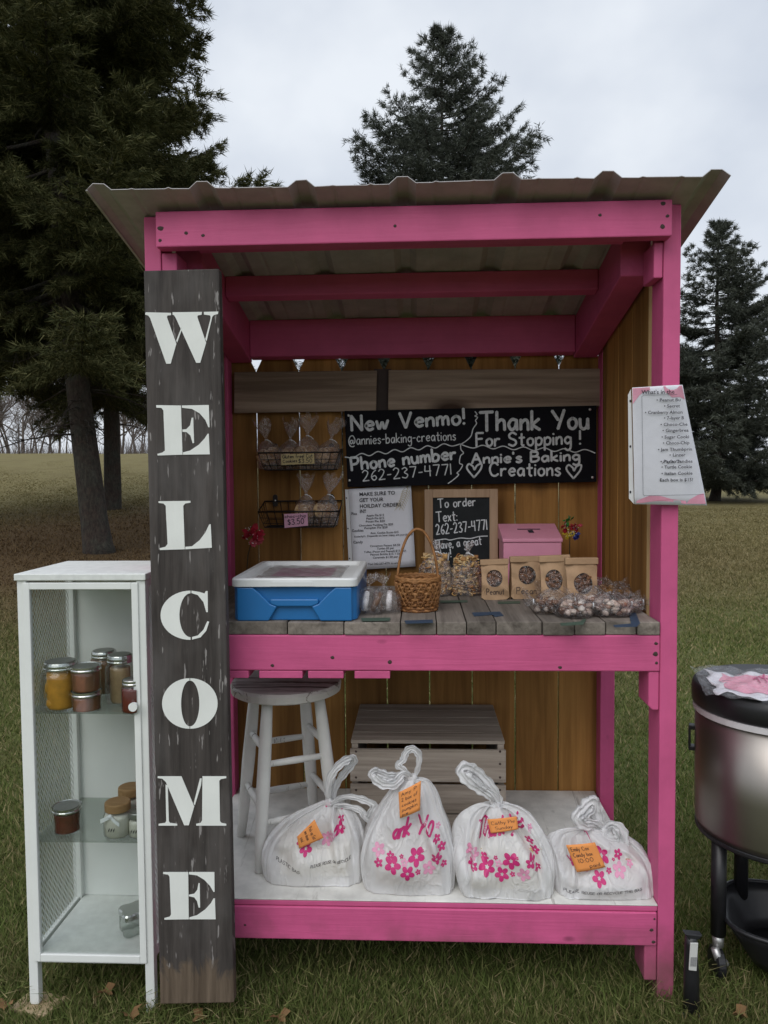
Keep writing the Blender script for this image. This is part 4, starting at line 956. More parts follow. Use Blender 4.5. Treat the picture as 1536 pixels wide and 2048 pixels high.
mb = MB(); curve_px(mb, [(870, 1081), (890, 1078), (900, 1080), (920, 1076), (940, 1077), (958, 1073), (975, 1072)], 2.0 * sp2, YF + .006); mb.build('divider_line', M['chalk'], FB)

# holiday order sheet in a punched sleeve
YH = .655
HS = thing('order_sheet', at(765, 1135, YH), 'white printed holiday order sheet in a punched sleeve on the back wall', 'paper sign')
cor = [at(697, 978, YH), at(822, 971, YH), at(831, 1133, YH), at(707, 1140, YH)]
def bil(c, u, v, wav=0, ph=0):
    p = c[3].lerp(c[2], u).lerp(c[0].lerp(c[1], u), v); return p + V(0, -wav * (math.sin(u * 5 + v * 2 + ph) + .6 * math.sin(v * 7 + ph)), 0)
MB().grid(lambda u, v: bil(cor, u, v, .0012), 10, 12).build('paper', M['paper'], HS, smooth=True, solid=.0008)
MB().prism([at(690, 979, YH), at(697, 979, YH), at(706, 1139, YH), at(698, 1139, YH)], (0, .0008, 0)).build('sleeve_edge', M['sleeve_strip'], HS)
mb = MB()
for py in (996, 1057, 1117): 
    p = at(692 + (py - 979) * .052, py, YH); mb.add([p + V(math.cos(a) * .0022, -.0008, math.sin(a) * .0026) for a in np.linspace(0, 6.283, 11)[:-1]], [tuple(range(10))])
mb.build('punch_holes', M['ink'], HS)
mb = MB(); sp3 = (YH + 1.84) / FPX
def pline(mb, text, x0, y0, x1, cap, Y, s, rise=-.055, off=.003):
    p = at(x0, y0, Y); q = at(x1, y0 + (x1 - x0) * rise, Y); e = (q - p); font_mesh(mb, text, p, e.length, cap * s, off, e.normalized())
for tx, a, b, c, cap in (('MAKE SURE TO', 719, 992, 790, 7.5), ('GET YOUR', 719, 1004, 767, 7.5), ('HOILDAY ORDERS', 720, 1016, 802, 7.5), ('IN!!', 720, 1026, 732, 7.5), ('Pies', 703, 1030, 714, 5.5), ('Apple Pie $15', 733, 1033, 768, 4), ('Peach Pie $15', 733, 1039, 768, 4),
        ('Pecan Pie $20', 732, 1045, 770, 4), ('Chocolate Pudding Pie $20', 718, 1053, 786, 4), ('Pumpkin Pie $20', 729, 1058, 775, 4), ('Cookies', 704, 1064, 727, 5.5), ('Asst. Cookie Boxes $15', 741, 1068, 797, 4), ('Kolachy\'s  Depends on how many are purchased', 709, 1075, 825, 4),
        ('Candy', 707, 1087, 726, 5.5), ('Cinnamon Pecans $4.50', 740, 1094, 800, 4), ('Turtles $2 per', 754, 1099, 788, 4), ('Toffee (Pecan and Peanut) $15 1 Lb.', 728, 1106, 813, 4), ('Peanut Brittle $15 1 Lb', 741, 1111, 800, 4), ('Caramels $1.50 per', 746, 1117, 796, 4), ('Text 262-237-4771 to order', 736, 1130, 802, 4)):
    pline(mb, tx, a, b, c, cap, YH, sp3, -.045)
mb.build('printing', M['ink'], HS)
mb = MB()
for k in range(9):
    y = 975 + k * 4.6; xx = 813 - k * .9 - (k / 8) ** 2 * 6
    curve_px(mb, [(xx, y), (xx - 6, y + 4), (xx - 9 - k * .2, y + 9)], .0010, YH, .0035); curve_px(mb, [(xx, y), (xx + 5, y + 5), (xx + 7, y + 9)], .0010, YH, .0035)
curve_px(mb, [(815, 972), (812, 990), (805, 1008), (798, 1020)], .0010, YH, .0035); mb.build('sprig_print', M['tagyellow'], HS)

# "what's in the" sheet wrapped on the right post
YW = -.012
WS = thing('menu_sheet', at(1330, 1008, YW), 'pink edged printed cookie list in a sleeve hanging on the right front post', 'paper sign')
cor = [at(1263, 776, YW), at(1367, 769, YW), at(1417, 1011, YW), at(1268, 1008, YW)]
def wpt(u, v, off=0): return bil(cor, u, v, .0015) + V(0, -.004 - off + .018 * max(0, u - .62) ** 1.5 * 3, 0)
MB().grid(lambda u, v: wpt(u, v), 16, 16).build('paper', M['paper'], WS, smooth=True, solid=.0008)
MB().grid(lambda u, v: wpt(u, v, .003), 16, 16).build('sleeve', M['sleeve'], WS, smooth=True)
MB().prism([at(1256, 790, YW), at(1262, 778, YW), at(1268, 1008, YW), at(1258, 997, YW)], (0, .0008, 0)).build('sleeve_edge', M['sleeve_strip'], WS)
mb = MB()
for py in (802, 893, 984):
    p = at(1260.5, py, YW); mb.add([p + V(math.cos(a) * .0022, -.001, math.sin(a) * .0032) for a in np.linspace(0, 6.283, 11)[:-1]], [tuple(range(10))])
mb.build('punch_holes', M['ink'], WS)
def wash(poly):
    mb = MB(); n = len(poly); c = (sum(p[0] for p in poly) / n, sum(p[1] for p in poly) / n)
    mb.add([wpt(c[0], c[1], .0012)] + [wpt(u, v, .0012) for u, v in poly], [(0, 1 + i, 1 + (i + 1) % n) for i in range(n)]); return mb
for poly in ([(.005, .995), (.005, .86), (.10, .92), (.2, .955), (.34, .97), (.34, .995)], [(.6, .995), (.62, .95), (.74, .90), (.9, .90), (.985, .88), (.985, .995)], [(.02, .01), (.03, .03), (.2, .075), (.35, .075), (.5, .05), (.7, .035), (.7, .01)], [(.70, .012), (.75, .045), (.9, .09), (.985, .10), (.985, .012)]):
    wash(poly).build('pink_wash', M['pinkwash'], WS)
mb = MB(); sp4 = (YW + 1.84) / FPX
def wl(mb, tx, x0, y0, x1, cap):
    k = 1.0; p = at(x0, y0, YW - .0085); q = at(x1, y0 - (x1 - x0) * .012, YW - .0085); e = q - p; font_mesh(mb, tx, p, e.length, cap * sp4, .0, e.normalized())
wl(mb, "What's in the", 1283, 788, 1349, 8)
for tx, a, b, c in (('• Peanut Bu', 1313, 803, 1361), ('• Secret', 1328, 815, 1360), ('• Cranberry Almon', 1290, 828, 1365), ('• 7-layer B', 1328, 839, 1368), ('• Choco-Che', 1321, 852, 1375), ('• Gingerbrea', 1325, 864, 1377), ('• Sugar Cooki', 1323, 877, 1378), ('• Choco-Chip', 1326, 889, 1379),
                    ('• Jam Thumbprin', 1316, 902, 1384), ('• Linzer', 1339, 913, 1371), ('• Pecan Sandies', 1321, 926, 1385), ('• Turtle Cookie', 1323, 937, 1384), ('• Italian Cookie', 1323, 950, 1385), ('Each box is $15!', 1320, 963, 1386)):
    wl(mb, tx, a, b, c, 6.3)
mb.build('printing', M['ink'], WS)
mb = MB(); curve_px(mb, [(1352, 790), (1285, 791), (1281.5, 794), (1282, 830), (1284, 988), (1286, 991), (1405, 989)], .0007, YW, .0090, False); mb.build('ruled_border', M['ink'], WS)
mb = MB(); curve_px(mb, [(1322, 927), (1330, 921), (1334, 927), (1340, 920), (1346, 926), (1352, 920), (1360, 925)], .0011, YW, .0092); mb.build('strike_out', M['ink'], WS)

# ================================================================== CLEAR GIFT BAGS
def cello_bag(mb, c, w, d, h, top, lean=0.0, seed=0, neck=.72, flare=1.0):
    """filled lower body, tied neck, flared crinkled top"""
    rg = random.Random(seed); ph = [rg.uniform(0, 6) for _ in range(6)]
    hh = [0, .04, .2, .45, neck * .8, neck * .93, neck, neck + .04, neck + (1 - neck) * .5, 1]
    ss = [.80, .95, 1.0, .97, .74, .38, .10, .12, .40 * flare, .62 * flare]
    n = 30; vs = []
    for z, s in zip(hh, ss):
        for k in range(n):
            a = 6.28318 * k / n; q = 1 + (.05 + .25 * max(0, z - .55)) * (math.sin(5 * a + ph[0] + z * 3) + .7 * math.sin(9 * a + ph[1] - z * 5)) * .6
            fl = 1 if z < neck else .35
            jz = (top * .18 * math.sin(3 * a + ph[2]) + top * .10 * math.sin(7 * a + ph[3])) if z == 1 else 0
            zz = z / neck * h if z <= neck else h + (z - neck) / (1 - neck) * top
            vs.append(Vector(c) + V(math.cos(a) * w * s * q + lean * max(0, zz - h * .6), math.sin(a) * d * s * q * fl, zz + jz))
    m = len(hh); mb.add(vs, [(i * n + k, i * n + (k + 1) % n, (i + 1) * n + (k + 1) % n, (i + 1) * n + k) for i in range(m - 1) for k in range(n)])
def gift_bag(name, base, w, d, h, top, filler, fmat, label, cat, group, lean=0, seed=0, flare=1.0):
    t = thing(name, base, label, cat, group); mb = MB(); filler(mb, Vector(base), w, d, h); mb.build('contents', M[fmat], t, smooth=True)
    b = MB(); cello_bag(b, base, w, d, h, top, lean, seed, flare=flare); b.build('wrapper', M['cello_thick'], t, smooth=True)
    tie = MB(); z = h; c = Vector(base) + V(lean * h * .4, 0, z)
    tie.tube([c + V(math.cos(a) * w * .13, math.sin(a) * d * .12, 0) for a in np.linspace(0, 6.283, 13)[:-1]], .0012, 5, True)
    tie.tube([c + V(0, -d * .14, 0), c + V(.012, -d * .2, -.004), c + V(.020, -d * .22, -.012)], .0011, 5)
    tie.build('tie', M['ribbon'], t); return t
def f_cookies(mb, b, w, d, h):
    for i in range(5):
        z = h * (.10 + .14 * i); mb.lathe([(.4 * w, -.004), (.80 * w, -.003), (.84 * w, .003), (.5 * w, .007), (.02 * w, .008)], 16, b + V(random.uniform(-.05, .05) * w, random.uniform(-.05, .05) * d, z), 1, min(1, d / w), lambda a, zz: 1 + .05 * math.sin(5 * a + i))
def f_upright(mb, b, w, d, h):
    for i in range(4):
        rot = Matrix.Rotation(R(78), 3, 'X') @ Matrix.Rotation(random.uniform(-.5, .5), 3, 'Y'); c = b + V((-.5, .45, -.15, .3)[i] * w * random.uniform(.5, .9), (i - 1.5) * d * .36, h * random.uniform(.36, .50)); r_ = w * random.uniform(.50, .64)
        mb.blob(c, r_, min(r_ * 1.1, h * .40), d * .17, 16, .07, rot)
        for _ in range(9):
            a = random.uniform(0, 6.28); q = r_ * .8 * random.random() ** .5; mb.blob(c + rot @ V(math.cos(a) * q, math.sin(a) * q, d * .15), .0045, .004, .003, 6, .2, rot)
def f_lumps(n, s):
    def f(mb, b, w, d, h):
        for i in range(n):
            a = random.uniform(0, 6.28); q = random.random() ** .5 * .8; z = random.uniform(.08, .70) * h; k = 1 - .35 * (z / h)
            mb.blob(b + V(math.cos(a) * w * q * k, math.sin(a) * d * q * k, z), s * random.uniform(.7, 1.2), s * random.uniform(.6, 1), s * random.uniform(.5, .9), 8, .18, Matrix.Rotation(random.uniform(0, 3), 3, 'Z') @ Matrix.Rotation(random.uniform(0, 3), 3, 'X'))
    return f
def f_mix(mb, b, w, d, h):
    for i in range(300):
        a = random.uniform(0, 6.28); q = random.random() ** .4 * .86; z = random.uniform(.03, .93) * h; k = 1 - .45 * max(0, z / h - .55)
        c = b + V(math.cos(a) * w * q * k, math.sin(a) * d * q * k, z); rt = Matrix.Rotation(random.uniform(0, 3), 3, 'Z') @ Matrix.Rotation(random.uniform(0, 3), 3, 'X')
        ty = i % 4
        if ty == 0: mb.tube([c + rt @ V(math.cos(q_) * .008, math.sin(q_) * .006, 0) for q_ in np.linspace(0, 6.28, 11)[:-1]], .0017, 5, True)
        elif ty == 1: mb.obox(c, rt @ V(.0075, 0, 0), rt @ V(0, .0075, 0), rt @ V(0, 0, .0018))
        elif ty == 2: mb.tube([c - rt @ V(.011, 0, 0), c, c + rt @ V(.011, .001, 0)], .0019, 5)
        else: mb.blob(c, .0055, .0045, .004, 7, .2, rt)

# ---- wire baskets
def wire_basket(pxl, pxr, py_rim, py_bot, label, lift=.012):
    Yw, Yf = .668, .555
    a, b = at(pxl, py_rim, Yf), at(pxr, py_rim, Yf); zb_ = at(pxl, py_bot, Yf + .01).z; zr = a.z
    t = thing('wire_basket', V((a.x + b.x) / 2, (Yw + Yf) / 2, zb_), label, 'basket', 'wire baskets on the back wall')
    x0, x1 = a.x, b.x; ins = .018
    rim = MB(); rim.tube([V(x0, Yf, zr), V(x1, Yf, zr), V(x1, Yw - .004, zr + lift), V(x0, Yw - .004, zr + lift)], .0026, 7, True); R_ = rim.build('rim', M['wire'], t, smooth=True)
    g = MB(); bx0, bx1, by0, by1 = x0 + ins, x1 - ins, Yf + .012, Yw - .006
    g.tube([V(bx0, by0, zb_), V(bx1, by0, zb_), V(bx1, by1, zb_), V(bx0, by1, zb_)], .0018, 6, True)
    n = 11
    for i in range(n):
        u = i / (n - 1); X0 = x0 + (x1 - x0) * u; X1 = bx0 + (bx1 - bx0) * u
        g.tube([V(X0, Yf, zr), V(X1, by0, zb_), V(X1, by1, zb_), V(X0, Yw - .004, zr + lift)], .0011, 5)
    for j in range(1, 4):
        y = by0 + (by1 - by0) * j / 4; yt = Yf + (Yw - .004 - Yf) * j / 4
        g.tube([V(x0, yt, zr + lift / 4 * j), V(bx0, y, zb_), V(bx1, y, zb_), V(x1, yt, zr + lift / 4 * j)], .0011, 5)
    for v in (.4, .75):
        q = lambda p0, p1: p0 + (p1 - p0) * v
        g.tube([V(q(x0, bx0), q(Yf, by0), q(zr, zb_)), V(q(x1, bx1), q(Yf, by0), q(zr, zb_)), V(q(x1, bx1), q(Yw - .004, by1), q(zr + lift, zb_)), V(q(x0, bx0), q(Yw - .004, by1), q(zr + lift, zb_))], .0011, 5, True)
    g.build('mesh', M['wire'], t)
    for xx in (x0 + .035, x1 - .035):
        k = MB(); k.prism([V(xx + .008 * math.cos(an), Yw - .001, zr + lift + .002 + (.012 if math.sin(an) > 0 else -.012) + .008 * math.sin(an)) for an in np.linspace(0, 6.283, 17)[:-1]], (0, -.004, 0)); h = k.build('hanger', M['wire'], t)
        s = MB(); s.blob(V(xx, Yw - .006, zr + lift + .002), .003, .002, .003, 8, 0); s.build('screw', M['steel'], h)
    return t, x0, x1, Yf, Yw, zr, zb_
t, x0, x1, Yf, Yw, zr, zb_ = wire_basket(516, 678, 906, 940, 'upper black wire basket, full of bagged cookies, with a manila price card')
U = [(540, .032, -.25, 'bagged cookies at the left end of the upper wire basket'), (578, .030, .1, 'bagged cookies second from the left in the upper wire basket'), (615, .032, .05, 'large brown bagged cookies right of the centre of the upper wire basket'), (655, .032, .3, 'bagged pale cookies at the right end of the upper wire basket')]
for i, (px, w, ln, lab) in enumerate(U):
    p = at(px, 930, .61); gift_bag('cookie_bag', V(p.x, .612 + (.01 if i % 2 else -.006), zb_ + .002), w * 1.32, .042, .094 + .012 * (i == 2), .060, f_upright, 'cookie', lab, 'cookie bag', 'bagged cookies in the wire baskets', ln, 20 + i, 1.15)
def card(corners, Y, mat, name, label, lines, ink='ink', thick=.0012):
    P = [at(a, b, Y) for a, b in corners]; c = (P[2] + P[3]) / 2
    t = thing(name, c, label, 'price card', 'price cards on the wire baskets'); MB().prism(P, (0, thick, 0)).build('card', M[mat], t)
    s = (Y + 1.84) / FPX; mb = MB()
    for tx, a, b, cc, d, cap, w in lines: write(mb, tx, at(a, b, Y), at(cc, d, Y), cap * s, w * s, .0006)
    mb.build('lettering', M[ink], t)
card([(562, 909), (628, 907), (629, 927), (563, 930)], .548, 'tagyellow', 'price_card', 'manila card with handwritten price on the upper wire basket', [('Gluten free! Cut', 565, 917, 625, 915, 7, 1.1), ('Cookies', 566, 926, 594, 924, 6, 1.1), ('$3.50', 597, 926, 624, 925, 8, 1.1)])
t, x0, x1, Yf, Yw, zr, zb_ = wire_basket(516, 678, 1024, 1055, 'lower black wire basket, half empty, with a pink price card', .030)
for i, (px, w, ln, lab) in enumerate([(613, .030, .0, 'bagged cookies with upright tied top in the middle of the lower wire basket'), (652, .032, .25, 'bagged cookies at the right end of the lower wire basket')]):
    p = at(px, 1040, .61); gift_bag('cookie_bag', V(p.x, .608, zb_ + .002), w * 1.22, .040, .100, .060, f_upright, 'cookie', lab, 'cookie bag', 'bagged cookies in the wire baskets', ln, 30 + i, 1.3)
card([(568, 1028), (615, 1026), (616, 1051), (569, 1056)], .548, 'tagpink', 'price_card', 'pink card with handwritten price on the lower wire basket', [('choc-chip', 570, 1036, 612, 1034, 6, 1.1), ('$3.50', 576, 1050, 608, 1047, 11, 1.5)])

# ================================================================== ON THE COUNTER
# cooler box
ca, cb = at(461, 1200, -.002), at(713, 1200, -.002); cx0_, cx1_ = ca.x + .002, cb.x; cy0, cy1 = .004, .385
zlid = at(600, 1175, .0).z; ztop = at(600, 1157, .0).z
CL = thing('cooler_box', ((cx0_ + cx1_) / 2, .19, SZ), 'blue picnic cooler with white lid standing on the counter', 'cooler')
def rbox(x0, x1, y0, y1, z0, z1, r=.02, top=1.0, n=6):
    P = []
    for cx, cy, a0 in ((x1 - r, y1 - r, 0), (x0 + r, y1 - r, 90), (x0 + r, y0 + r, 180), (x1 - r, y0 + r, 270)):
        for k in range(n + 1):
            a = R(a0 + 90 * k / n); P.append((cx + r * math.cos(a), cy + r * math.sin(a)))
    return P
def rprism(mb, P, z0, z1, k0=1, k1=1):
    cx = sum(p[0] for p in P) / len(P); cy = sum(p[1] for p in P) / len(P); n = len(P)
    f = lambda p, k, z: (cx + (p[0] - cx) * k, cy + (p[1] - cy) * k, z)
    mb.add([f(p, k0, z0) for p in P] + [f(p, k1, z1) for p in P], [tuple(range(n - 1, -1, -1)), tuple(range(n, 2 * n))] + [(i, (i + 1) % n, n + (i + 1) % n, n + i) for i in range(n)]); return mb
def cooler_front():
    # body walls with a flared recess in the front face
    mb = MB(); P = rbox(cx0_, cx1_, cy0 + .012, cy1, 0, 0, .02)
    rprism(mb, P, SZ + .0005, zlid); xm = (cx0_ + cx1_) / 2; hw = (cx1_ - cx0_) / 2 - .012; y = cy0; yb_ = cy0 + .0125
    H = zlid - SZ
    def raised(poly): mb.prism([V(xm + a * hw, y, SZ + .001 + b * H) for a, b in poly], (0, yb_ - y, 0))
    raised([(-1, 0), (-.45, 0), (-.30, .42), (-.42, .50), (-.62, .84), (-.72, 1 - .02), (-1, .98)])
    raised([(1, 0), (1, .98), (.72, .98), (.62, .84), (.42, .50), (.30, .42), (.45, 0)])
    raised([(-.30, .42), (.30, .42), (.42, .50), (.42, .64), (-.42, .64), (-.42, .50)])
    return mb
cooler_front().build('body', M['blue'], CL, bevel=.003)
ld = MB(); P = rbox(cx0_ - .003, cx1_ + .002, cy0 - .003, cy1 + .003, 0, 0, .022); n = len(P); cxm = (cx0_ + cx1_) / 2; cym = (cy0 + cy1) / 2
lev = [(1, zlid + .001), (1.0, ztop - .004), (.985, ztop), (.90, ztop), (.86, ztop - .012)]
vs = []
for k, z in lev: vs += [(cxm + (p[0] - cxm) * k, cym + (p[1] - cym) * (k if k > .95 else 1 - (1 - k) * .75), z) for p in P]
ld.add(vs, [(j * n + i, j * n + (i + 1) % n, (j + 1) * n + (i + 1) % n, (j + 1) * n + i) for j in range(4) for i in range(n)] + [tuple(range(n - 1, -1, -1)), tuple(range(4 * n, 5 * n))])
LD = ld.build('lid', M['lidwhite'], CL, bevel=.0015)
MB().prism([V(at(541, 1173, .0).x, cy0 - .006, zlid + .003), V(at(627, 1173, 0).x, cy0 - .006, zlid + .003), V(at(624, 1166, 0).x, cy0 - .006, ztop - .008), V(at(544, 1166, 0).x, cy0 - .006, ztop - .008)], (0, .0025, 0)).build('grip', M['lidwhite'], LD)
ps = thing('taped_sheet', (cxm, cym, ztop - .011), 'pink and white sheet under crinkled tape on the cooler lid', 'paper sign')
MB().grid(lambda u, v: V(cxm + (u - .5) * .20, cym + (v - .5) * .24, ztop - .0105 + .001 * math.sin(u * 9) * math.sin(v * 7)), 12, 10).build('sheet', M['sleeve_strip'], ps, smooth=True)
mb = MB()
for k in range(7): ribbon(mb, [(cxm - .075 + .15 * i / 8, cym - .075 + .025 * k + .004 * math.sin(i * 2 + k)) for i in range(9)], .013, lambda u, v: V(u, v, ztop - .0085))
mb.build('print', M['tagpink'], ps); MB().grid(lambda u, v: V(cxm + (u - .5) * .215, cym + (v - .5) * .26, ztop - .0065 + .0022 * math.sin(u * 21 + v * 6) * math.sin(v * 15 + u * 4)), 26, 22).build('clear_tape', M['cello'], ps, smooth=True)
# pretzel rod bags
for i, (px, py, lab, rods) in enumerate([(733, 1231, 'clear bag of chocolate and white dipped pretzel rods against the cooler side', ((-.022, .05, -.3), (-.006, .055, .1), (.012, .05, .35))), (772, 1229, 'clear bag of white dipped pretzel rods left of the wicker basket', ((-.012, .05, -.25), (.006, .055, .05)))]):
    p = on(px, py, SZ); p = V(p.x, p.y + .025, SZ + .001); t = thing('pretzel_bag', p, lab, 'treat bag', 'bags of dipped pretzel rods'); mb = MB()
    for dx, L, ti in rods:
        for dy in (-.012, .008):
            mb.tube([p + V(dx, dy, .010), p + V(dx + ti * .035, dy - .004, .010 + L * .42), p + V(dx + ti * .065, dy + .010, .008 + L * .85)], [.008, .0085, .007], 8)
    mb.build('contents', M['rods'], t, smooth=True); b = MB(); cello_bag(b, p, .038, .030, .070, .028, .2 - .4 * i, 50 + i, .75); b.build('wrapper', M['cello'], t, smooth=True)
# wicker basket
wp = on(836, 1226, SZ); wr = 43 * (wp.y + 1.84) / FPX; wc = V(wp.x, wp.y + wr * .85, SZ + .001); wh = at(836, 1163, wc.y - wr * .9).z - SZ
WK = thing('wicker_basket', wc, 'small brown woven basket with a tall hoop handle at the middle of the counter', 'basket')
body = MB(); nr = 11
for j in range(nr):
    z = wh * (j + .5) / nr; rr = wr * (.86 + .17 * (z / wh)); n = 84
    body.tube([wc + V(math.cos(a) * (rr + .0026 * math.sin(10 * a + math.pi * j)), math.sin(a) * (rr + .0026 * math.sin(10 * a + math.pi * j)), z + .0012 * math.sin(20 * a + j * 2)) for a in np.linspace(0, 6.28318, n + 1)[:-1]], wh / nr * .54, 6, True, 1.0)
for k in range(20):
    a = 6.28318 * k / 20; body.tube([wc + V(math.cos(a) * wr * q, math.sin(a) * wr * q, z) for q, z in ((.86, 0), (.94, wh * .5), (1.03, wh))], .0026, 5)
for s in (-1, 1):
    for k in range(26):
        a0 = 6.28318 * k / 26; body.tube([wc + V(math.cos(a0 + s * .55 * z) * (wr * (.89 + .16 * z) + .0032), math.sin(a0 + s * .55 * z) * (wr * (.89 + .16 * z) + .0032), wh * (.16 + .76 * z)) for z in np.linspace(0, 1, 6)], .0028, 5, False, .5)
for j, z in enumerate((.003, wh * .12, wh, wh + .004)):
    rr = wr * (.88 if j < 2 else 1.04); body.tube([wc + V(math.cos(a) * rr, math.sin(a) * rr, z + .0015 * math.sin(22 * a + j)) for a in np.linspace(0, 6.28318, 61)[:-1]], .0045, 6, True)
body.lathe([(wr * .84, .001), (wr * .84, .004)], 24, wc); body.build('body', M['wicker'], WK, smooth=True)
hz_ = at(838, 1058, wc.y).z; hd = MB()
for q in (-.004, .004):
    hd.tube([V(wc.x + math.cos(a) * wr * (1.0 if math.sin(a) > .0 else 1), wc.y + q + .003 * math.sin(a * 14 + q * 800), SZ + wh * .55 + math.sin(a) * (hz_ - SZ - wh * .55)) for a in np.linspace(0, math.pi, 33)], .0035, 6)
hd.build('handle', M['wicker'], WK, smooth=True)
# snack mix bags
for i, (px, wpx, pyt, lab) in enumerate([(871, 68, 1112, 'clear bag of snack mix behind the basket handle, left of the other one'), (934, 60, 1115, 'clear bag of snack mix next to the brown paper bags')]):
    p = on(px, 1194, SZ); k = (p.y + 1.84) / FPX; w = wpx / 2 * k; p = V(p.x, p.y + .03, SZ + .001)
    gift_bag('snack_bag', p, w, .032, at(px, pyt, p.y).z - SZ + .012, .030, f_mix, 'snack', lab, 'snack bag', 'bags of snack mix', .1, 60 + i, .55)
# kraft bags
def kraft(pxc, pw_, pyt, pyb, Y, label, word=None, i=0, win=(.0, .52)):
    p = on(pxc, pyb, SZ); Yq = p.y if Y is None else Y; s = (Yq + 1.84) / FPX; w = pw_ / 2 * s; c = V(at(pxc, pyb, Yq).x, Yq, SZ + .001); H = at(pxc, pyt, Yq).z - c.z
    t = thing('paper_bag', c, label, 'paper bag', 'brown paper bags with oval windows')
    d = .042; rg = random.Random(i); ph = rg.uniform(0, 6)
    def fy(x, z):     # front face depth: full at the foot, pinched flat at the top
        q = z / H; return c.y + (d * .5) * (max(0, q - .35) / .65) ** 1.2 - .0035 * math.sin(x * 60 + ph) * q - .0022 * math.sin(x * 110 + q * 9 + ph * 2) - .002 * math.sin(q * 17 + ph * 3 + x * 40) - .004 * (1 - (2 * (q - .4)) ** 2) * (1 - (x / w) ** 2)
    zt = H * .88; mb = MB(); nu, nv = 13, 13; cut = (win[0] * w, win[1] * H, w * .60, H * .21)
    sx = lambda q: 1 - .07 * math.sin(min(1, q / .88) * math.pi * .9)
    pts = lambda u, v: V(c.x + (u * 2 - 1) * w * sx(v), fy((u * 2 - 1) * w, v * zt), c.z + v * zt)
    # front with an oval opening: ring of quads from oval to outline
    N = 40; ov = []; ou = []
    for k in range(N):
        a = 6.28318 * k / N; ox, oz = cut[0] + cut[2] * math.cos(a), cut[1] + cut[3] * math.sin(a)
        dx, dz = math.cos(a), math.sin(a); sc_ = min(w / abs(dx) if abs(dx) > 1e-6 else 9, ((zt - cut[1]) if dz > 0 else cut[1]) / abs(dz) if abs(dz) > 1e-6 else 9)
        ux, uz = dx * sc_, cut[1] + dz * sc_; ov.append((ox, oz)); ou.append((ux, uz))
    vs = []
    for L in range(5):
        for k in range(N):
            x = ov[k][0] + (ou[k][0] - ov[k][0]) * L / 4; z = ov[k][1] + (ou[k][1] - ov[k][1]) * L / 4; vs.append(V(c.x + x * sx(z / H), fy(x, z), c.z + z))
    mb.add(vs, [(L * N + k, L * N + (k + 1) % N, (L + 1) * N + (k + 1) % N, (L + 1) * N + k) for L in range(4) for k in range(N)])
    cor_ = [(-w, 0), (w, 0), (w, zt), (-w, zt)]
    # gusset sides, back
    for sg_ in (-1, 1):
        mb.grid(lambda u, v: V(c.x + sg_ * w * sx(v * zt / H) * (1 - .12 * math.sin(u * math.pi) * v), fy(sg_ * w, v * zt) + u * (c.y + d - (d * .45) * max(0, v - .35) - fy(sg_ * w, v * zt)), c.z + v * zt), 5, 8)
    mb.grid(lambda u, v: V(c.x + (u * 2 - 1) * w * sx(v * zt / H), c.y + d - (d * .45) * max(0, v - .35), c.z + v * zt), 6, 8)
    mb.build('bag', M['kraft'], t, smooth=False)
    ft = fy(0, zt); rb = MB(); rb.prism([V(c.x - w * 1.02, ft - .005, c.z + zt - .004), V(c.x + w * 1.02, ft - .005, c.z + zt - .002), V(c.x + w * 1.02, ft - .004, c.z + H), V(c.x - w * 1.02, ft - .004, c.z + H - .002)], (0, .016, 0)); rb.build('folded_top', M['kraft'], t, bevel=.002)
    nb = MB()
    for _ in range(34):
        qa, qr = random.uniform(0, 6.28), random.random() ** .5 * .88
        nb.blob(V(c.x + cut[0] + math.cos(qa) * qr * cut[2], fy(0, cut[1] + math.sin(qa) * qr * cut[3]) + random.uniform(.012, .018), c.z + cut[1] + math.sin(qa) * qr * cut[3]), .009, .006, .006, 8, .2, Matrix.Rotation(random.uniform(0, 3), 3, 'Y'))
    nb.build('contents', M['nuts'], t, smooth=True)
    wn_ = MB(); wn_.add([V(c.x + cut[0], fy(cut[0], cut[1]) + .003, c.z + cut[1])] + [V(c.x + (ov[k][0]) * sx(ov[k][1] / H), fy(ov[k][0], ov[k][1]) + .0012, c.z + ov[k][1]) for k in range(N)], [(0, 1 + k, 1 + (k + 1) % N) for k in range(N)]); wn_.build('window', M['cello'], t, smooth=True)
    if word:
        lt = MB(); st, tot = layout(word); wl_ = w * 1.25
        for s_ in st: ribbon(lt, [((a / tot - .5) * wl_, .13 * H + b * .15 * H) for a, b in s_], .0016, lambda u, v: V(c.x + u, fy(u, v) - .0008, c.z + v))
        lt.build('lettering', M['ink'], t)
    t.rotation_euler.z = R((0, -3, 5, -7, 6)[i]); t.rotation_euler.y = R((0, -1.2, 1.0, -1.5, 1.5)[i])
    return t
kraft(991, 56, 1119, 1200, None, 'brown paper bag marked Peanut with an oval window', 'Peanut', 1, (-.04, .53))
kraft(1052, 62, 1113, 1199, None, 'brown paper bag marked Pecan with an oval window', 'Pecan', 2, (.06, .56))
kraft(1112, 60, 1111, 1186, .24, 'unmarked brown paper bag right of the Pecan bag, partly behind its neighbour', None, 3, (-.1, .50))
kraft(1164, 66, 1116, 1190, .20, 'unmarked brown paper bag at the right end of the row', None, 4, (.05, .48))
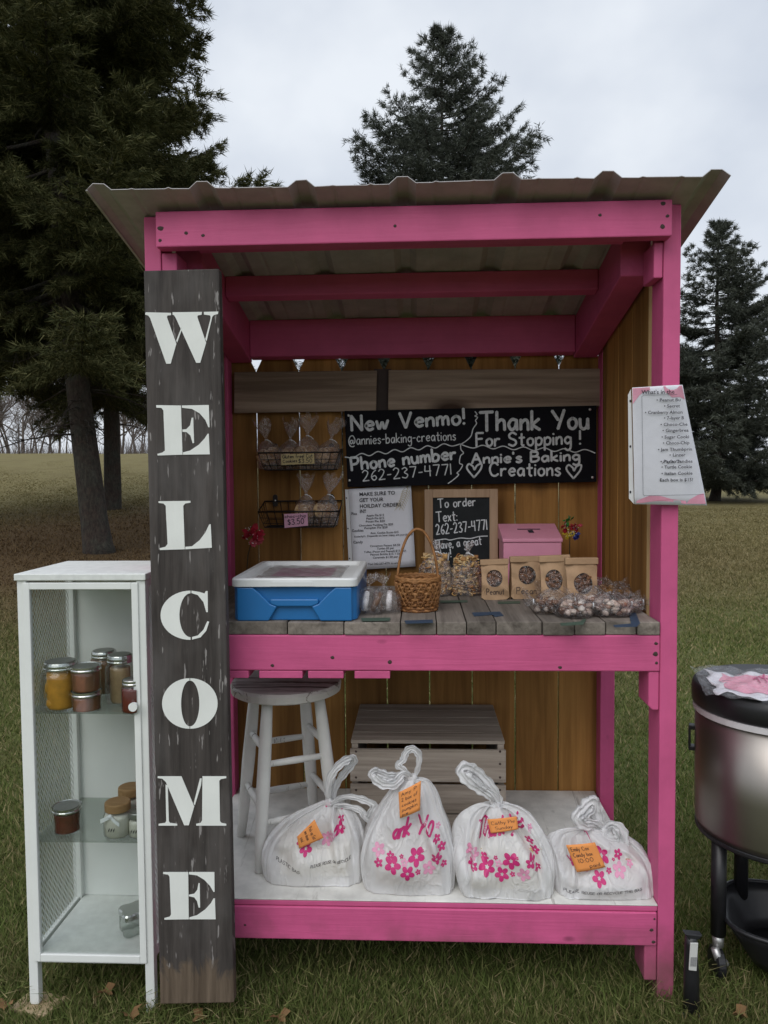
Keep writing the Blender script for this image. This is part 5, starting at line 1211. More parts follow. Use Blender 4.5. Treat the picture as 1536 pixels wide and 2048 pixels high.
# sweets in clear bags, front right
def sweet_bag(px, py, w, h, lab, mat, n=22, s=.011, rot=0.0, tail=1, grp='bags of chocolates on the counter'):
    w *= 1.36; h *= 1.22; n = int(n * 1.9)
    p = on(px, py, SZ); c = V(p.x, p.y + .02, SZ + .001); t = thing('sweet_bag', c, lab, 'treat bag', grp); d = .030; mb = MB()
    for i in range(n):
        a = random.uniform(0, 6.28); q = random.random() ** .5 * .8; z = h * random.uniform(.16, .62)
        mb.blob(c + V(math.cos(a) * w * q, math.sin(a) * d * q, z), s, s * .85, s * .62, 8, .2, Matrix.Rotation(random.uniform(0, 3), 3, 'Z') @ Matrix.Rotation(random.uniform(-.7, .7), 3, 'X'))
    mb.build('contents', M[mat], t, smooth=True)
    ph = random.uniform(0, 6); b = MB(); n_ = 26
    prof = [(.3, 0), (.95, .06), (1.06, .35), (.85, .72), (.35, .95), (.05, 1.0)]; vs = []
    for r_, z_ in prof:
        for k in range(n_):
            a = 6.28318 * k / n_; q = 1 + .09 * math.sin(5 * a + ph + z_ * 4) + .06 * math.sin(11 * a - ph)
            vs.append(c + V(math.cos(a) * w * r_ * q, math.sin(a) * d * r_ * q, h * z_ * (1 + .08 * math.sin(4 * a + ph))))
    b.add(vs, [(i * n_ + k, i * n_ + (k + 1) % n_, (i + 1) * n_ + (k + 1) % n_, (i + 1) * n_ + k) for i in range(len(prof) - 1) for k in range(n_)])
    cc = c + V(tail * w * .9, 0, h * .5)
    b.grid(lambda u, v: cc + V(tail * u * .030, (v - .5) * .02 * (1 + 2 * u) , .014 * u + (v - .5) * .030 * (.25 + u * 1.2) + .004 * math.sin(v * 17 + u * 6)), 6, 9)
    b.build('wrapper', M['cello'], t, smooth=True)
    tie = MB(); tie.tube([cc + V(tail * .004, math.cos(a) * .004, math.sin(a) * .007) for a in np.linspace(0, 6.283, 11)[:-1]], .0012, 5, True); tie.build('tie', M['ribbon'], t)
for a in ((1108, 1231, .036, .050, 'clear bag of dark chocolates at the left front of the sweets pile', 'choc', 26, .010, 0, -1), (1152, 1238, .034, .046, 'clear bag of white drizzled chocolates at the front of the sweets pile', 'candy', 24, .010, 0, 1), (1190, 1229, .034, .054, 'clear bag of pale wrapped sweets in the middle of the pile', 'candy', 24, .011, 0, -1),
          (1228, 1236, .036, .048, 'clear bag of pink and white sweets near the navy tape', 'candy', 24, .010, 0, 1), (1262, 1227, .026, .040, 'small clear bag with a white curl of ribbon at the right end of the counter', 'candy', 12, .009, 0, 1),
          (1124, 1206, .034, .046, 'clear bag of brown sweets behind the dark chocolates', 'choc', 22, .010, 0, -1), (1168, 1204, .036, .054, 'clear bag of caramel pieces at the foot of the last paper bag', 'caramel', 24, .011, 0, 1), (1208, 1206, .036, .052, 'clear bag of golden caramels behind the pale sweets', 'caramel', 24, .011, 0, 1), (1240, 1206, .030, .044, 'clear bag of amber sweets nearest the side wall', 'caramel', 18, .010, 0, 1)):
    sweet_bag(*a)
# pink cash box
YP = .47; s_ = (YP + 1.84) / FPX; q0, q1 = at(1007, 1100, YP), at(1123, 1100, YP); zt = at(1060, 1084, YP).z
PB = thing('cash_box', ((q0.x + q1.x) / 2, YP + .06, SZ), 'pale pink metal payment box with slotted lid at the back of the counter', 'cash box')
MB().box(q0.x, q1.x, YP, YP + .13, SZ + .001, zt - .001).build('body', M['pinkbox'], PB, bevel=.002)
bz = at(1055, 1047, YP + .135).z
lid = MB().hexa([(q0.x - .003, YP - .004, zt), (q1.x + .003, YP - .004, zt), (q1.x + .003, YP + .132, zt), (q0.x - .003, YP + .132, zt), (q0.x - .003, YP - .004, zt + .010), (q1.x + .003, YP - .004, zt + .010), (q1.x + .003, YP + .132, bz), (q0.x - .003, YP + .132, bz)]).build('lid', M['pinkbox'], PB, bevel=.0015)
def lp(x, y): k = (y - YP + .004) / .136; return V(x, y, zt + .010 + (bz - zt - .010) * k + .0007)
xm = (q0.x + q1.x) / 2
MB().add([lp(xm - .035, YP + .075), lp(xm + .035, YP + .075), lp(xm + .035, YP + .082), lp(xm - .035, YP + .082)], [(0, 1, 2, 3)]).build('slot', M['ink'], lid)
MB().add([lp(xm - .004, YP + .045) + V(0, 0, .001), lp(xm + .012, YP + .045) + V(0, 0, .001), lp(xm + .010, YP + .070) + V(0, 0, .001), lp(xm - .006, YP + .066) + V(0, 0, .001)], [(0, 1, 2, 3)]).build('torn_patch', M['ink'], lid)
# fabric flowers
def petals(mb, c, r, n=9, seed=0):
    rg = random.Random(seed)
    for k in range(n):
        d = V(rg.gauss(0, 1), rg.gauss(-.5, .7), rg.gauss(0, 1)).normalized(); s = d.orthogonal().normalized(); u = d.cross(s)
        b = c + d * r * .15
        mb.add([b, b + d * r * .6 + s * r * .34 + u * .002, b + d * r, b + d * r * .6 - s * r * .34 - u * .002], [(0, 1, 2, 3)])
def dots(mb, c, r, n, seed):
    rg = random.Random(seed)
    for k in range(n):
        d = V(rg.gauss(0, 1), -abs(rg.gauss(0, .8)) - .3, rg.gauss(0, 1)).normalized(); mb.blob(c + d * r * rg.uniform(.6, .95), .0014, .0014, .0014, 6, 0)
c = at(506, 1070, .50); FL = thing('fabric_flower', V(at(490, 1160, .50).x, .50, SZ), 'deep red spotted artificial flower standing left behind the cooler', 'artificial flower')
mb = MB(); petals(mb, c, .034, 22, 1); petals(mb, c + V(.01, 0, .012), .022, 9, 3); mb.build('petals', M['redflower'], FL, solid=.001)
mb = MB(); dots(mb, c, .034, 24, 2); mb.build('spots', M['lidwhite'], FL)
MB().tube([c, at(496, 1110, .50), V(at(490, 1160, .50).x, .50, SZ)], .0016, 5).build('stem', M['stem'], FL)
c = at(1140, 1056, .55); FL = thing('fabric_flower', V(c.x, .55, SZ), 'red, yellow and blue spotted artificial flowers right of the pink box', 'artificial flower')
for (dx, dz, mt, sd_) in ((-.018, .004, 'redflower', 1), (.018, .006, 'redflower', 2), (-.006, -.016, 'yellowpetal', 3), (.012, -.018, 'bluepetal', 4), (-.002, .020, 'greenleaf', 5)):
    mb = MB(); petals(mb, c + V(dx, 0, dz), .019, 10, sd_); P_ = mb.build('petals', M[mt], FL, solid=.001)
    if mt != 'greenleaf': mb = MB(); dots(mb, c + V(dx, 0, dz), .016, 8, sd_); mb.build('spots', M['lidwhite'], P_)
MB().tube([c, c + V(0, .005, -.07), V(c.x, .55, SZ)], .0015, 5).build('stem', M['stem'], FL)
# worn tape strips on the counter
def strip(pts, mat, lab):
    P = [on(a, b, SZ + .0025) for a, b in pts]; c = sum(P, V(0, 0, 0)) / len(P)
    o = MB().prism(P, (0, 0, -.0008)).build('tape_strip', M[mat], None, origin=c); props(o, lab, 'tape', 'tape strips on the counter')
strip([(722, 1236), (781, 1235), (779, 1241), (724, 1242)], 'greentape', 'green tape strip on the counter in front of the pretzel bags')
strip([(809, 1241), (865, 1239), (866, 1245), (812, 1247)], 'bluetape', 'navy tape strip on the counter in front of the basket')
strip([(944, 1225), (1000, 1223), (1007, 1231), (990, 1233), (985, 1229), (948, 1232)], 'bluetape', 'forked navy tape strip in the middle of the counter')
strip([(880, 1201), (935, 1200), (935, 1204), (881, 1205)], 'greentape', 'dark tape strip in front of the snack bags')
strip([(1120, 1246), (1160, 1243), (1170, 1236), (1172, 1240), (1166, 1249), (1122, 1251)], 'greentape', 'green tape strip in front of the chocolates')
strip([(1226, 1250), (1262, 1247), (1258, 1225), (1272, 1226), (1280, 1246), (1274, 1253), (1230, 1254)], 'bluetape', 'bent navy tape strip near the right end of the counter')
strip([(995, 1203), (1040, 1202), (1040, 1206), (996, 1207)], 'greentape', 'dark tape strip in front of the Peanut bag')

# ================================================================== ON THE FLOOR
# stool
sc_ = V(at(573, 1390, .27).x, .27, 0); sr = 112 * (.27 + 1.84) / FPX; szt = at(573, 1372, .20).z
SL = thing('stool', V(sc_.x, sc_.y, FZ), 'chipped white painted round wooden stool on the stand floor', 'stool')
MB().lathe([(sr * .93, szt - .032), (sr * .99, szt - .027), (sr, szt - .010), (sr * .975, szt - .002), (sr * .9, szt)], 40, (sc_.x, sc_.y, 0)).build('seat', M['seatw'], SL, smooth=False)
LG = []
for k, ang_ in enumerate((250, 340, 70, 160)):
    a = R(ang_); tp = V(sc_.x + math.cos(a) * sr * .66, sc_.y + math.sin(a) * sr * .66, szt - .031); bt = V(sc_.x + math.cos(a) * sr * 1.02, sc_.y + math.sin(a) * sr * 1.02, FZ + .001)
    pts = [bt.lerp(tp, s) for s in (0, .2, .5, .8, 1)]; MB().tube(pts, [.012, .0155, .0185, .017, .014], 14).build('leg', M['stoolw'], SL, smooth=True); LG.append((bt, tp))
for k in range(4):
    for s in ((.28, .62) if k % 2 == 0 else (.36, .70)):
        p = LG[k][0].lerp(LG[k][1], s); q = LG[(k + 1) % 4][0].lerp(LG[(k + 1) % 4][1], s); MB().tube([p, p.lerp(q, .5), q], [.008, .0098, .008], 10).build('rung', M['stoolw'], SL, smooth=True)
# crate
YK = .285; k0_, k1_ = at(700, 1520, YK).x, at(1012, 1520, YK).x; kz = at(850, 1484, YK).z
CR = thing('wooden_crate', ((k0_ + k1_) / 2, YK + .18, FZ), 'grey weathered slatted crate against the back wall behind the bags', 'crate')
hh = (kz - FZ - .012); z = FZ + .002
for a, b in ((0, .30), (.315, .60), (.63, .955)):
    MB().box(k0_, k1_, YK, YK + .012, z + a * hh, z + b * hh).build('slat', M['grey_x'], CR, bevel=.0015)
for y in (YK + .013, YK + .082, YK + .151, YK + .220, YK + .289):
    MB().box(k0_ + .002, k1_ - .002, y, min(y + .066, D - .004), kz - .010, kz).build('slat', M['grey_x'], CR, bevel=.0015)
for x in (k0_ + .004, k1_ - .022):
    MB().box(x, x + .018, YK + .013, D - .01, FZ + .001, kz - .0105).build('end_panel', M['grey_x'], CR, bevel=.0015)
for px in (712, 1000):
    for py in (1503, 1528, 1555, 1580): 
        p = at(px, py, YK); MB().blob(p, .0035, .0012, .0035, 8, .1).build('nail', M['screw'], CR)

# carrier bags
def bag(name, sil, Yfront, depth, neck, label, tops, prints, seed, boxy=3.2, tilt=0.0):
    rg = random.Random(seed); ph = [rg.uniform(0, 6.28) for _ in range(10)]
    Yc = Yfront + depth / 2
    nk = at(neck[0], neck[1], Yc); rows = []
    for py, xl, xr in sil:
        a, b = at(xl, py, Yfront + depth * .35), at(xr, py, Yfront + depth * .35); rows.append(((a.x + b.x) / 2, (b.x - a.x) / 2, max(a.z, FZ + .0015)))
    zb0 = FZ + .0015; base = V(rows[0][0], Yc, FZ)
    rows[0] = (rows[0][0], rows[0][1], zb0)
    t = thing('carrier_bag', base, label, 'carrier bag', 'white thank you bags on the stand floor')
    ztop = nk.z; z0 = zb0; ROW = []
    P = [V(r[0], r[1], r[2]) for r in rows] + [V(nk.x, .010, nk.z)]
    fine = catmull(P, 7); n = 120; vs = []
    for q in fine:
        v = (q.z - z0) / (ztop - z0); hw = max(q.y, .008); dp = depth / 2 * (1 - .9 * max(0, (v - .25) / .75) ** 1.3); dp = max(dp, .010)
        ex = (boxy + 1.6) * (1 - v) + 2.0 * v; cy = Yc + (nk.y - Yc) * v
        amp = .005 + .023 * min(1, v * 1.3) * (1 - .75 * max(0, v - .8) / .2)
        for k in range(n):
            a = 6.28318 * k / n; ca, sa = math.cos(a), math.sin(a)
            rx = math.copysign(abs(ca) ** (2 / ex), ca); ry = math.copysign(abs(sa) ** (2 / ex), sa)
            aw = a + .22 * math.sin(2 * a + ph[0]) + .12 * math.sin(5 * a + ph[1]) + .10 * math.sin(3.5 * v + ph[2])
            tri = lambda x: 1 - 4 * abs((x / 6.28318) % 1 - .5)          # sharp-edged folds that gather at the knot
            w = .75 * tri(9 * aw + ph[3] + 1.1 * math.sin(4 * v + ph[4])) + .5 * tri(15 * aw + ph[5] - 1.4 * v) + .28 * tri(25 * aw + ph[6] + 2 * v)
            w += (1 - v) * (.8 * tri(3 * a + 9 * v + ph[7]) * math.sin(6 * v + a + ph[8]) + .5 * tri(5 * a - 11 * v + ph[9]))
            # keep the pictured outline: wrinkles run mostly front to back
            vs.append(V(q.x + rx * hw * (1 + amp * w * 1.2), cy + ry * dp * (1 + amp * w * .6) + (amp * w * .75 * -abs(sa) if sa < 0 else 0), max(zb0, q.z + .004 * math.sin(5 * a + ph[2]) * v)))
    m = len(fine); mb = MB(); mb.add(vs, [(i * n + k, i * n + (k + 1) % n, (i + 1) * n + (k + 1) % n, (i + 1) * n + k) for i in range(m - 1) for k in range(n)] + [tuple(range(n - 1, -1, -1)), tuple((m - 1) * n + k for k in range(n))])
    body = mb.build('body', M['bag'], t, smooth=True)
    cw, ch_ = rows[2][1] * .70, (rows[4][2] - zb0) * .80; MB().box(rows[1][0] - cw, rows[1][0] + cw, Yc - depth * .28, Yc + depth * .28, zb0 + .003, zb0 + ch_).build('contents', M['kraft'] if seed % 2 else M['tagyellow'], t, bevel=.004)
    bvh = BVHTree.FromPolygons([Vector(v) for v in mb.v], mb.f)
    def stick(X, Z, off=.0014):
        h = bvh.ray_cast(V(X, -1, Z), V(0, 1, 0)); return (h[0] + V(0, -off, 0)) if h[0] is not None else None
    # knot and handle loops
    kb = MB(); kb.blob(nk + V(0, -.004, .002), .013, .011, .014, 12, .22); kb.build('knot', M['bag'], t, smooth=True)
    for pts, wd in tops:
        P3 = [at(a, b, nk.y - .004 + dy) for a, b, dy in pts]; cs = catmull(P3, 7); hb = MB(); nn = 12; N = len(cs); vv = []
        for i, p in enumerate(cs):
            tt = (cs[min(i + 1, N - 1)] - cs[max(i - 1, 0)]).normalized(); sd_ = tt.cross(V(0, 1, 0)).normalized(); ww = wd * (.35 + .65 * math.sin(math.pi * min(1, max(0, i / (N - 1)))) ** .6) * (1 + .12 * math.sin(i * 1.3 + ph[0]))
            for k in range(nn):
                c_ = k / (nn - 1) * 2 - 1; dp_ = ww * (.42 * math.sin(k * 1.9 + ph[1] + i * .10) + .22 * math.sin(k * 3.7 + ph[2] - i * .16))
                vv.append(p + sd_ * (c_ * ww * 1.35 + .10 * ww * math.sin(i * .7 + k)) + V(0, dp_, 0))
        hb.add(vv, [(i * nn + k, i * nn + k + 1, (i + 1) * nn + k + 1, (i + 1) * nn + k) for i in range(N - 1) for k in range(nn - 1)])
        hb.build('handle', M['bag'], t, smooth=True, solid=.0005)
    # printing, laid onto the folds
    s = (Yfront + 1.84) / FPX; dark, pale, script, small = MB(), MB(), MB(), MB()
    def flower(mb, px, py, r):
        c = at(px, py, Yfront); r *= s; ro = rg.uniform(0, 1.2)
        for k in range(5):
            a = ro + k * 1.2566; ring = []
            cc = stick(c.x + math.cos(a) * r * .58, c.z + math.sin(a) * r * .58)
            for j in range(12):
                b = 6.28318 * j / 12; u = math.cos(b) * r * .42 + r * .58; w_ = math.sin(b) * r * .32
                ring.append(stick(c.x + u * math.cos(a) - w_ * math.sin(a), c.z + u * math.sin(a) + w_ * math.cos(a)))
            if cc is None or any(x is None for x in ring): continue
            mb.add([cc] + ring, [(0, 1 + j, 1 + (j + 1) % 12) for j in range(12)])
    for px, py, r, kind in prints['flowers']: flower(dark if kind else pale, px, py, r * 1.18)
    def ink(mb, text, x0, y0, x1, y1, cap, w, slant=.25):
        p0, p1 = at(x0, y0, Yfront), at(x1, y1, Yfront); st, tot = layout(text, .12); e = (p1 - p0) / tot
        for st_ in st:
            P_ = []
            for a, b in st_: P_.append((p0.x + e.x * (a + b * slant * cap * s / max(e.x, 1e-5) * 0) + b * cap * s * slant, p0.z + e.z * a + b * cap * s))
            dense = [P_[0]]
            for q0_, q1_ in zip(P_[:-1], P_[1:]):
                k_ = max(1, int(math.hypot(q1_[0] - q0_[0], q1_[1] - q0_[1]) / .004))
                dense += [(q0_[0] + (q1_[0] - q0_[0]) * j / k_, q0_[1] + (q1_[1] - q0_[1]) * j / k_) for j in range(1, k_ + 1)]
            ok = [d for d in dense if stick(*d) is not None]
            if len(ok) > 1: ribbon(mb, ok, w * s, lambda u, v: stick(u, v) or V(u, Yfront, v))
    for a in prints['words']: ink(script, *a)
    for a in prints.get('small', []): ink(small, *a, 0)
    for mb_, nm, mt in ((dark, 'flower_print', 'magenta'), (pale, 'pale_flower_print', 'rose'), (script, 'lettering', 'magenta'), (small, 'small_print', 'ink')):
        if mb_.v: mb_.build(nm, M[mt], t)
    return t, stick, s
def note(stick_f, corners, Y, label, lines, curl=.004):
    P = [at(a, b, Y) for a, b in corners]; c = (P[0] + P[1] + P[2] + P[3]) / 4
    pts = []; 
    def f(u, v):
        p = P[3].lerp(P[2], u).lerp(P[0].lerp(P[1], u), v); h = stick_f(p.x, p.z); return p, (h.y if h is not None else Y)
    ys = [f(u, v)[1] for u in (0, .5, 1) for v in (0, .5, 1)]; y0 = min(ys) - .004
    g = lambda u, v, o=0: (lambda p: V(p.x, y0 - curl * math.sin(u * 2.6 + .4) * .7 + .006 * (v - .5) - o, p.z))(f(u, v)[0])
    t = thing('orange_note', V(c.x, y0, c.z), label, 'sticky note', 'orange order notes on the bags'); MB().grid(lambda u, v: g(u, v), 9, 9).build('paper', M['orange'], t, smooth=True, solid=.0006)
    mb = MB()
    for tx, u0, v0, u1, cap in lines:
        st, tot = layout(tx)
        for s_ in st: ribbon(mb, [(u0 + (u1 - u0) * a / tot, v0 + b * cap) for a, b in s_], .016, lambda u, v: g(min(max(u, 0), 1), min(max(v, 0), 1), .001))
    mb.build('handwriting', M['ink'], t)
FLW = lambda dx, dy, k=1: [(px + dx, py + dy, r, d) for px, py, r, d in [(757, 1703, 12, 0), (781, 1712, 7, 1), (757, 1725, 8, 1), (785, 1727, 15, 1), (809, 1722, 7, 0), (833, 1715, 15, 1), (815, 1741, 13, 1), (858, 1738, 12, 0), (873, 1717, 10, 1), (836, 1740, 5, 1), (888, 1731, 6, 1), (884, 1700, 8, 1), (874, 1685, 7, 1), (877, 1666, 5, 0), (803, 1712, 4, 1), (845, 1708, 3, 1)]]
OUT = [
 dict(sil=[(1768, 575, 716), (1745, 535, 729), (1710, 527, 728), (1680, 533, 730), (1655, 556, 726), (1635, 588, 715), (1620, 625, 695), (1612, 645, 678)], y=.055, d=.19, neck=(659, 1606),
      lab='slumped white thank you bag nearest the stool with a looped handle', tops=[([(659, 1608, 0), (656, 1580, -.01), (662, 1552, -.015), (682, 1527, -.01), (702, 1517, 0), (706, 1524, .01), (690, 1545, .01), (672, 1572, .01), (665, 1606, .01)], .009), ([(662, 1608, -.01), (690, 1594, -.02), (722, 1598, -.03), (748, 1610, -.03), (744, 1622, -.03), (735, 1638, -.02), (720, 1620, -.02), (690, 1612, -.015), (664, 1612, -.01)], .008)],
      pr=dict(flowers=[(676, 1676, 10, 1), (650, 1694, 11, 0), (610, 1703, 11, 1), (632, 1690, 6, 1), (677, 1660, 6, 1), (662, 1682, 7, 0), (598, 1692, 7, 1), (680, 1640, 5, 1)], words=[('Than', 640, 1644, 672, 1626, 24, 4.2)], small=[('PLEASE REUSE OR RECYCLE', 622, 1734, 700, 1726, 5, .7), ('PLASTIC BAG', 550, 1727, 600, 1744, 6, .7)])),
 dict(sil=[(1786, 740, 903), (1760, 728, 909), (1725, 721, 911), (1690, 724, 908), (1655, 736, 900), (1620, 757, 886), (1590, 778, 876), (1570, 795, 862)], y=.022, d=.17, neck=(826, 1558),
      lab='tallest white thank you bag in front of the crate with two raised handles', tops=[([(824, 1562, 0), (808, 1548, -.01), (790, 1566, -.02), (765, 1566, -.02), (748, 1552, -.02), (752, 1545, -.01), (775, 1553, -.01), (800, 1552, 0), (822, 1556, 0)], .010), ([(828, 1560, 0), (836, 1535, 0), (838, 1510, .0), (824, 1497, .0), (812, 1505, .0), (806, 1520, -.005), (796, 1530, -.01), (806, 1538, -.01), (826, 1556, -.005)], .007)],
      pr=dict(flowers=FLW(0, 0), words=[('Tha', 806, 1626, 842, 1626, 1, .1), ('ank', 784, 1684, 818, 1678, 34, 5.2), ('Yo', 830, 1682, 864, 1674, 34, 5.0)])),
 dict(sil=[(1800, 935, 1094), (1775, 920, 1104), (1740, 909, 1107), (1700, 904, 1104), (1665, 908, 1090), (1640, 920, 1072), (1625, 940, 1050), (1617, 965, 1020)], y=.006, d=.19, neck=(992, 1612),
      lab='rounded white thank you bag with one big leaf shaped handle', tops=[([(994, 1614, 0), (984, 1594, -.01), (962, 1578, -.015), (938, 1562, -.015), (925, 1545, -.01), (934, 1537, 0), (955, 1548, .005), (978, 1570, .005), (994, 1594, .005), (996, 1612, 0)], .013)],
      pr=dict(flowers=FLW(190, 12), words=[('Thank', 956, 1694, 1012, 1684, 32, 4.6), ('Yo', 1020, 1690, 1050, 1680, 32, 4.6)])),
 dict(sil=[(1792, 1110, 1290), (1770, 1106, 1302), (1740, 1105, 1303), (1712, 1102, 1298), (1690, 1098, 1278), (1675, 1112, 1255), (1668, 1150, 1240)], y=.014, d=.20, neck=(1206, 1662),
      lab='low flat white thank you bag beside the right post, tied in a bow', tops=[([(1206, 1664, 0), (1190, 1650, -.01), (1170, 1648, -.02), (1158, 1636, -.02), (1170, 1622, -.01), (1186, 1606, 0), (1192, 1625, 0), (1200, 1648, 0), (1206, 1660, 0)], .014), ([(1206, 1664, 0), (1222, 1650, -.01), (1240, 1662, -.02), (1244, 1684, -.02), (1232, 1706, -.02), (1216, 1700, -.02), (1208, 1680, -.015), (1206, 1666, -.01)], .014)],
      pr=dict(flowers=[(1212, 1730, 13, 1), (1244, 1750, 12, 0), (1200, 1760, 12, 1), (1170, 1742, 12, 0), (1246, 1727, 8, 1), (1222, 1750, 5, 1), (1268, 1742, 6, 0), (1150, 1732, 7, 1), (1235, 1735, 3, 1)], words=[('Th', 1178, 1698, 1202, 1690, 24, 4.2)], small=[('PLEASE REUSE OR RECYCLE THIS BAG', 1130, 1788, 1285, 1783, 5, .7)]))]
NOTES = [([(630, 1636), (648, 1673), (600, 1692), (596, 1668)], 'orange note with faint handwriting on the bag nearest the stool', [('Pick up Sat', .12, .62, .85, .14), ('one dozen', .12, .38, .7, .14), ('paid', .3, .14, .6, .14)]),
         ([(797, 1584), (842, 1561), (840, 1618), (800, 1634)], 'large orange note filled with handwriting on the tallest bag', [('Amy P', .12, .80, .8, .12), ('2 box of', .12, .60, .85, .12), ('cookies', .12, .40, .8, .12), ('pumpkin', .12, .22, .85, .12), ('pie', .12, .06, .4, .11)]),
         ([(976, 1648), (1036, 1642), (1039, 1666), (983, 1674)], 'narrow curled orange note on the rounded bag', [('Cathy Pie', .1, .58, .9, .24), ('Sunday', .2, .2, .8, .24)]),
         ([(1132, 1690), (1190, 1685), (1210, 1732), (1153, 1742)], 'square orange note with handwriting on the low flat bag', [('Emily Cox', .1, .76, .7, .14), ('Candy box', .1, .54, .75, .14), ('10:00', .2, .32, .7, .15), ('paid', .5, .1, .85, .13)])]
for i, (b, nn) in enumerate(zip(OUT, NOTES)):
    b['pr']['words'] = [w for w in b['pr']['words'] if w[5] > 2]
    t, stick, s = bag('carrier_bag', b['sil'], b['y'], b['d'], b['neck'], b['lab'], b['tops'], b['pr'], 90 + i)
    note(stick, nn[0], b['y'] + .02, nn[1], nn[2])

# ================================================================== ROLLING COOLER (right)
RC_Z0, RC_Z1 = .365, .70
tr = .205; cxr = at(1381, 1500, .20).x + tr + .004; cyr = .155; an = R(-20); ux = V(math.cos(an), math.sin(an), 0); uy = V(-math.sin(an), math.cos(an), 0); LEN = .40
RC = thing('rolling_cooler', (cxr + ux.x * LEN / 2, cyr + ux.y * LEN / 2, 0), 'stainless steel party cooler on a black wheeled frame right of the stand', 'cooler cart')
def stad(k, n=28, ex=0):
    P = []
    for j in range(n + 1): a = R(90 + 180 * j / n); P.append(V(cxr, cyr, 0) + ux * (math.cos(a) * (tr * k + ex)) + uy * (math.sin(a) * (tr * k + ex)))
    for j in range(n + 1): a = R(-90 + 180 * j / n); P.append(V(cxr, cyr, 0) + ux * (LEN + math.cos(a) * (tr * k + ex)) + uy * (math.sin(a) * (tr * k + ex)))
    return P
def stadstack(levels):
    mb = MB(); vs = []; n = None
    for k, z in levels:
        P = stad(k); n = len(P); vs += [p + V(0, 0, z) for p in P]
    m = len(levels); mb.add(vs, [(i * n + k, i * n + (k + 1) % n, (i + 1) * n + (k + 1) % n, (i + 1) * n + k) for i in range(m - 1) for k in range(n)] + [tuple(range(n - 1, -1, -1)), tuple((m - 1) * n + k for k in range(n))]); return mb
lt = at(1395, 1352, .2).z; zt_ = .745
stadstack([(.965, RC_Z0 + .004), (.978, RC_Z0 + .02), (.985, RC_Z0 + .12), (.99, zt_ - .076)]).build('tub', M['ssteel'], RC, smooth=True)
stadstack([(.93, RC_Z0 - .012), (.978, RC_Z0 - .006), (.978, RC_Z0 + .0045)]).build('base_trim', M['blackplastic'], RC, bevel=.002)
stadstack([(1.0, zt_ - .0755), (1.015, zt_ - .074), (1.015, zt_ - .060), (1.0, zt_ - .059)]).build('gasket', M['seam'], RC)
LDR = stadstack([(1.0, zt_ - .0585), (1.03, zt_ - .052), (1.035, zt_ - .020), (1.02, zt_ - .004), (.98, zt_ + .002), (.93, zt_ + .0035), (.85, zt_ - .001)]).build('lid', M['blackplastic'], RC, smooth=True)
# torn sheet taped to the lid
q = on(1502, 1376, zt_ + .002)
TS = thing('torn_sheet', (q.x, q.y, zt_ + .002), 'torn pink and white sheet taped on the black cooler lid', 'paper sign')
def ts(u, v, o=0): return V(q.x + (u - .35) * .26 + (v - .5) * .05, q.y + (v - .5) * .23 - (u - .35) * .06, zt_ + .0105 + o + .0055 * math.sin(u * 13 + v * 5) * math.sin(v * 11 + 1) + .003 * math.sin(u * 29 - v * 17))
MB().grid(lambda u, v: ts(u * (1 + .05 * math.sin(v * 21)) - .03 * math.sin(v * 13), v + .04 * math.sin(u * 17)), 26, 18).build('paper', M['paper'], TS, smooth=True, solid=.0006)
MB().grid(lambda u, v: ts(.12 + .88 * u + .03 * math.sin(v * 15), .14 + .72 * v + .03 * math.sin(u * 9), .0016), 20, 12).build('pink_print', M['pinkwash'], TS, smooth=True)
mb = MB()
for u0, v0 in ((.42, .62), (.55, .5), (.62, .72), (.5, .74)):
    for k in range(5): ribbon(mb, [(u0, v0), (u0 + .05 * math.cos(k * 1.25), v0 + .09 * math.sin(k * 1.25))], .018, lambda u, v: ts(u, v, .0045))
mb.build('flower_print', M['magenta'], TS)
MB().grid(lambda u, v: ts(-.12 + 1.2 * u, -.14 + 1.28 * v, .006 + .003 * math.sin(u * 31 + v * 8) * math.sin(v * 25)), 34, 22).build('clear_tape', M['cello'], TS, smooth=True)
# bottle opener on the end
e = at(1374, 1480, .2); op = MB(); ez = e.z
for dz in (-.028, .028): op.obox(V(cxr, cyr, ez + dz) - ux * (tr * .99 + .006), ux * .008, uy * .012, V(0, 0, .006))
op.obox(V(cxr, cyr, ez) - ux * (tr * .99 + .012), ux * .003, uy * .012, V(0, 0, .030)); op.build('bottle_opener', M['blackplastic'], RC, bevel=.002)
# legs, tray, castors
q1_, q2_ = at(1437, 1800, .10), at(1482, 1750, .27)
LEGS = [V(q1_.x, .10, 0), V(q2_.x, .27, 0), V(q1_.x, .10, 0) + ux * .50, V(q2_.x, .27, 0) + ux * .46]
for b in LEGS:
    MB().tube([b + V(0, 0, .115), b + V(0, 0, RC_Z0 - .008)], .0185, 18).build('leg', M['blackplastic'], RC, smooth=True)
tray = MB(); n = 36
def trp(u, v):
    a = 6.28318 * u; k = .72 + .28 * v; rx, ry = .235, .155; ca, sa = math.cos(a), math.sin(a); ex = .55
    return V(at(1453, 1830, .14).x, .17, 0) + ux * (.235 + math.copysign(abs(ca) ** ex, ca) * rx * k) + uy * (math.copysign(abs(sa) ** ex, sa) * ry * k) + V(0, 0, .055 + .105 * v)
tray.grid(trp, n, 5, True); tray.add([trp(k / n, 0) for k in range(n)], [tuple(range(n))]); T_ = tray.build('tray', M['blackplastic'], RC, smooth=True, solid=.004)
MB().tube([trp(k / n, 1) for k in range(n)], .006, 8, True).build('tray_rim', M['blackplastic'], RC, smooth=True)
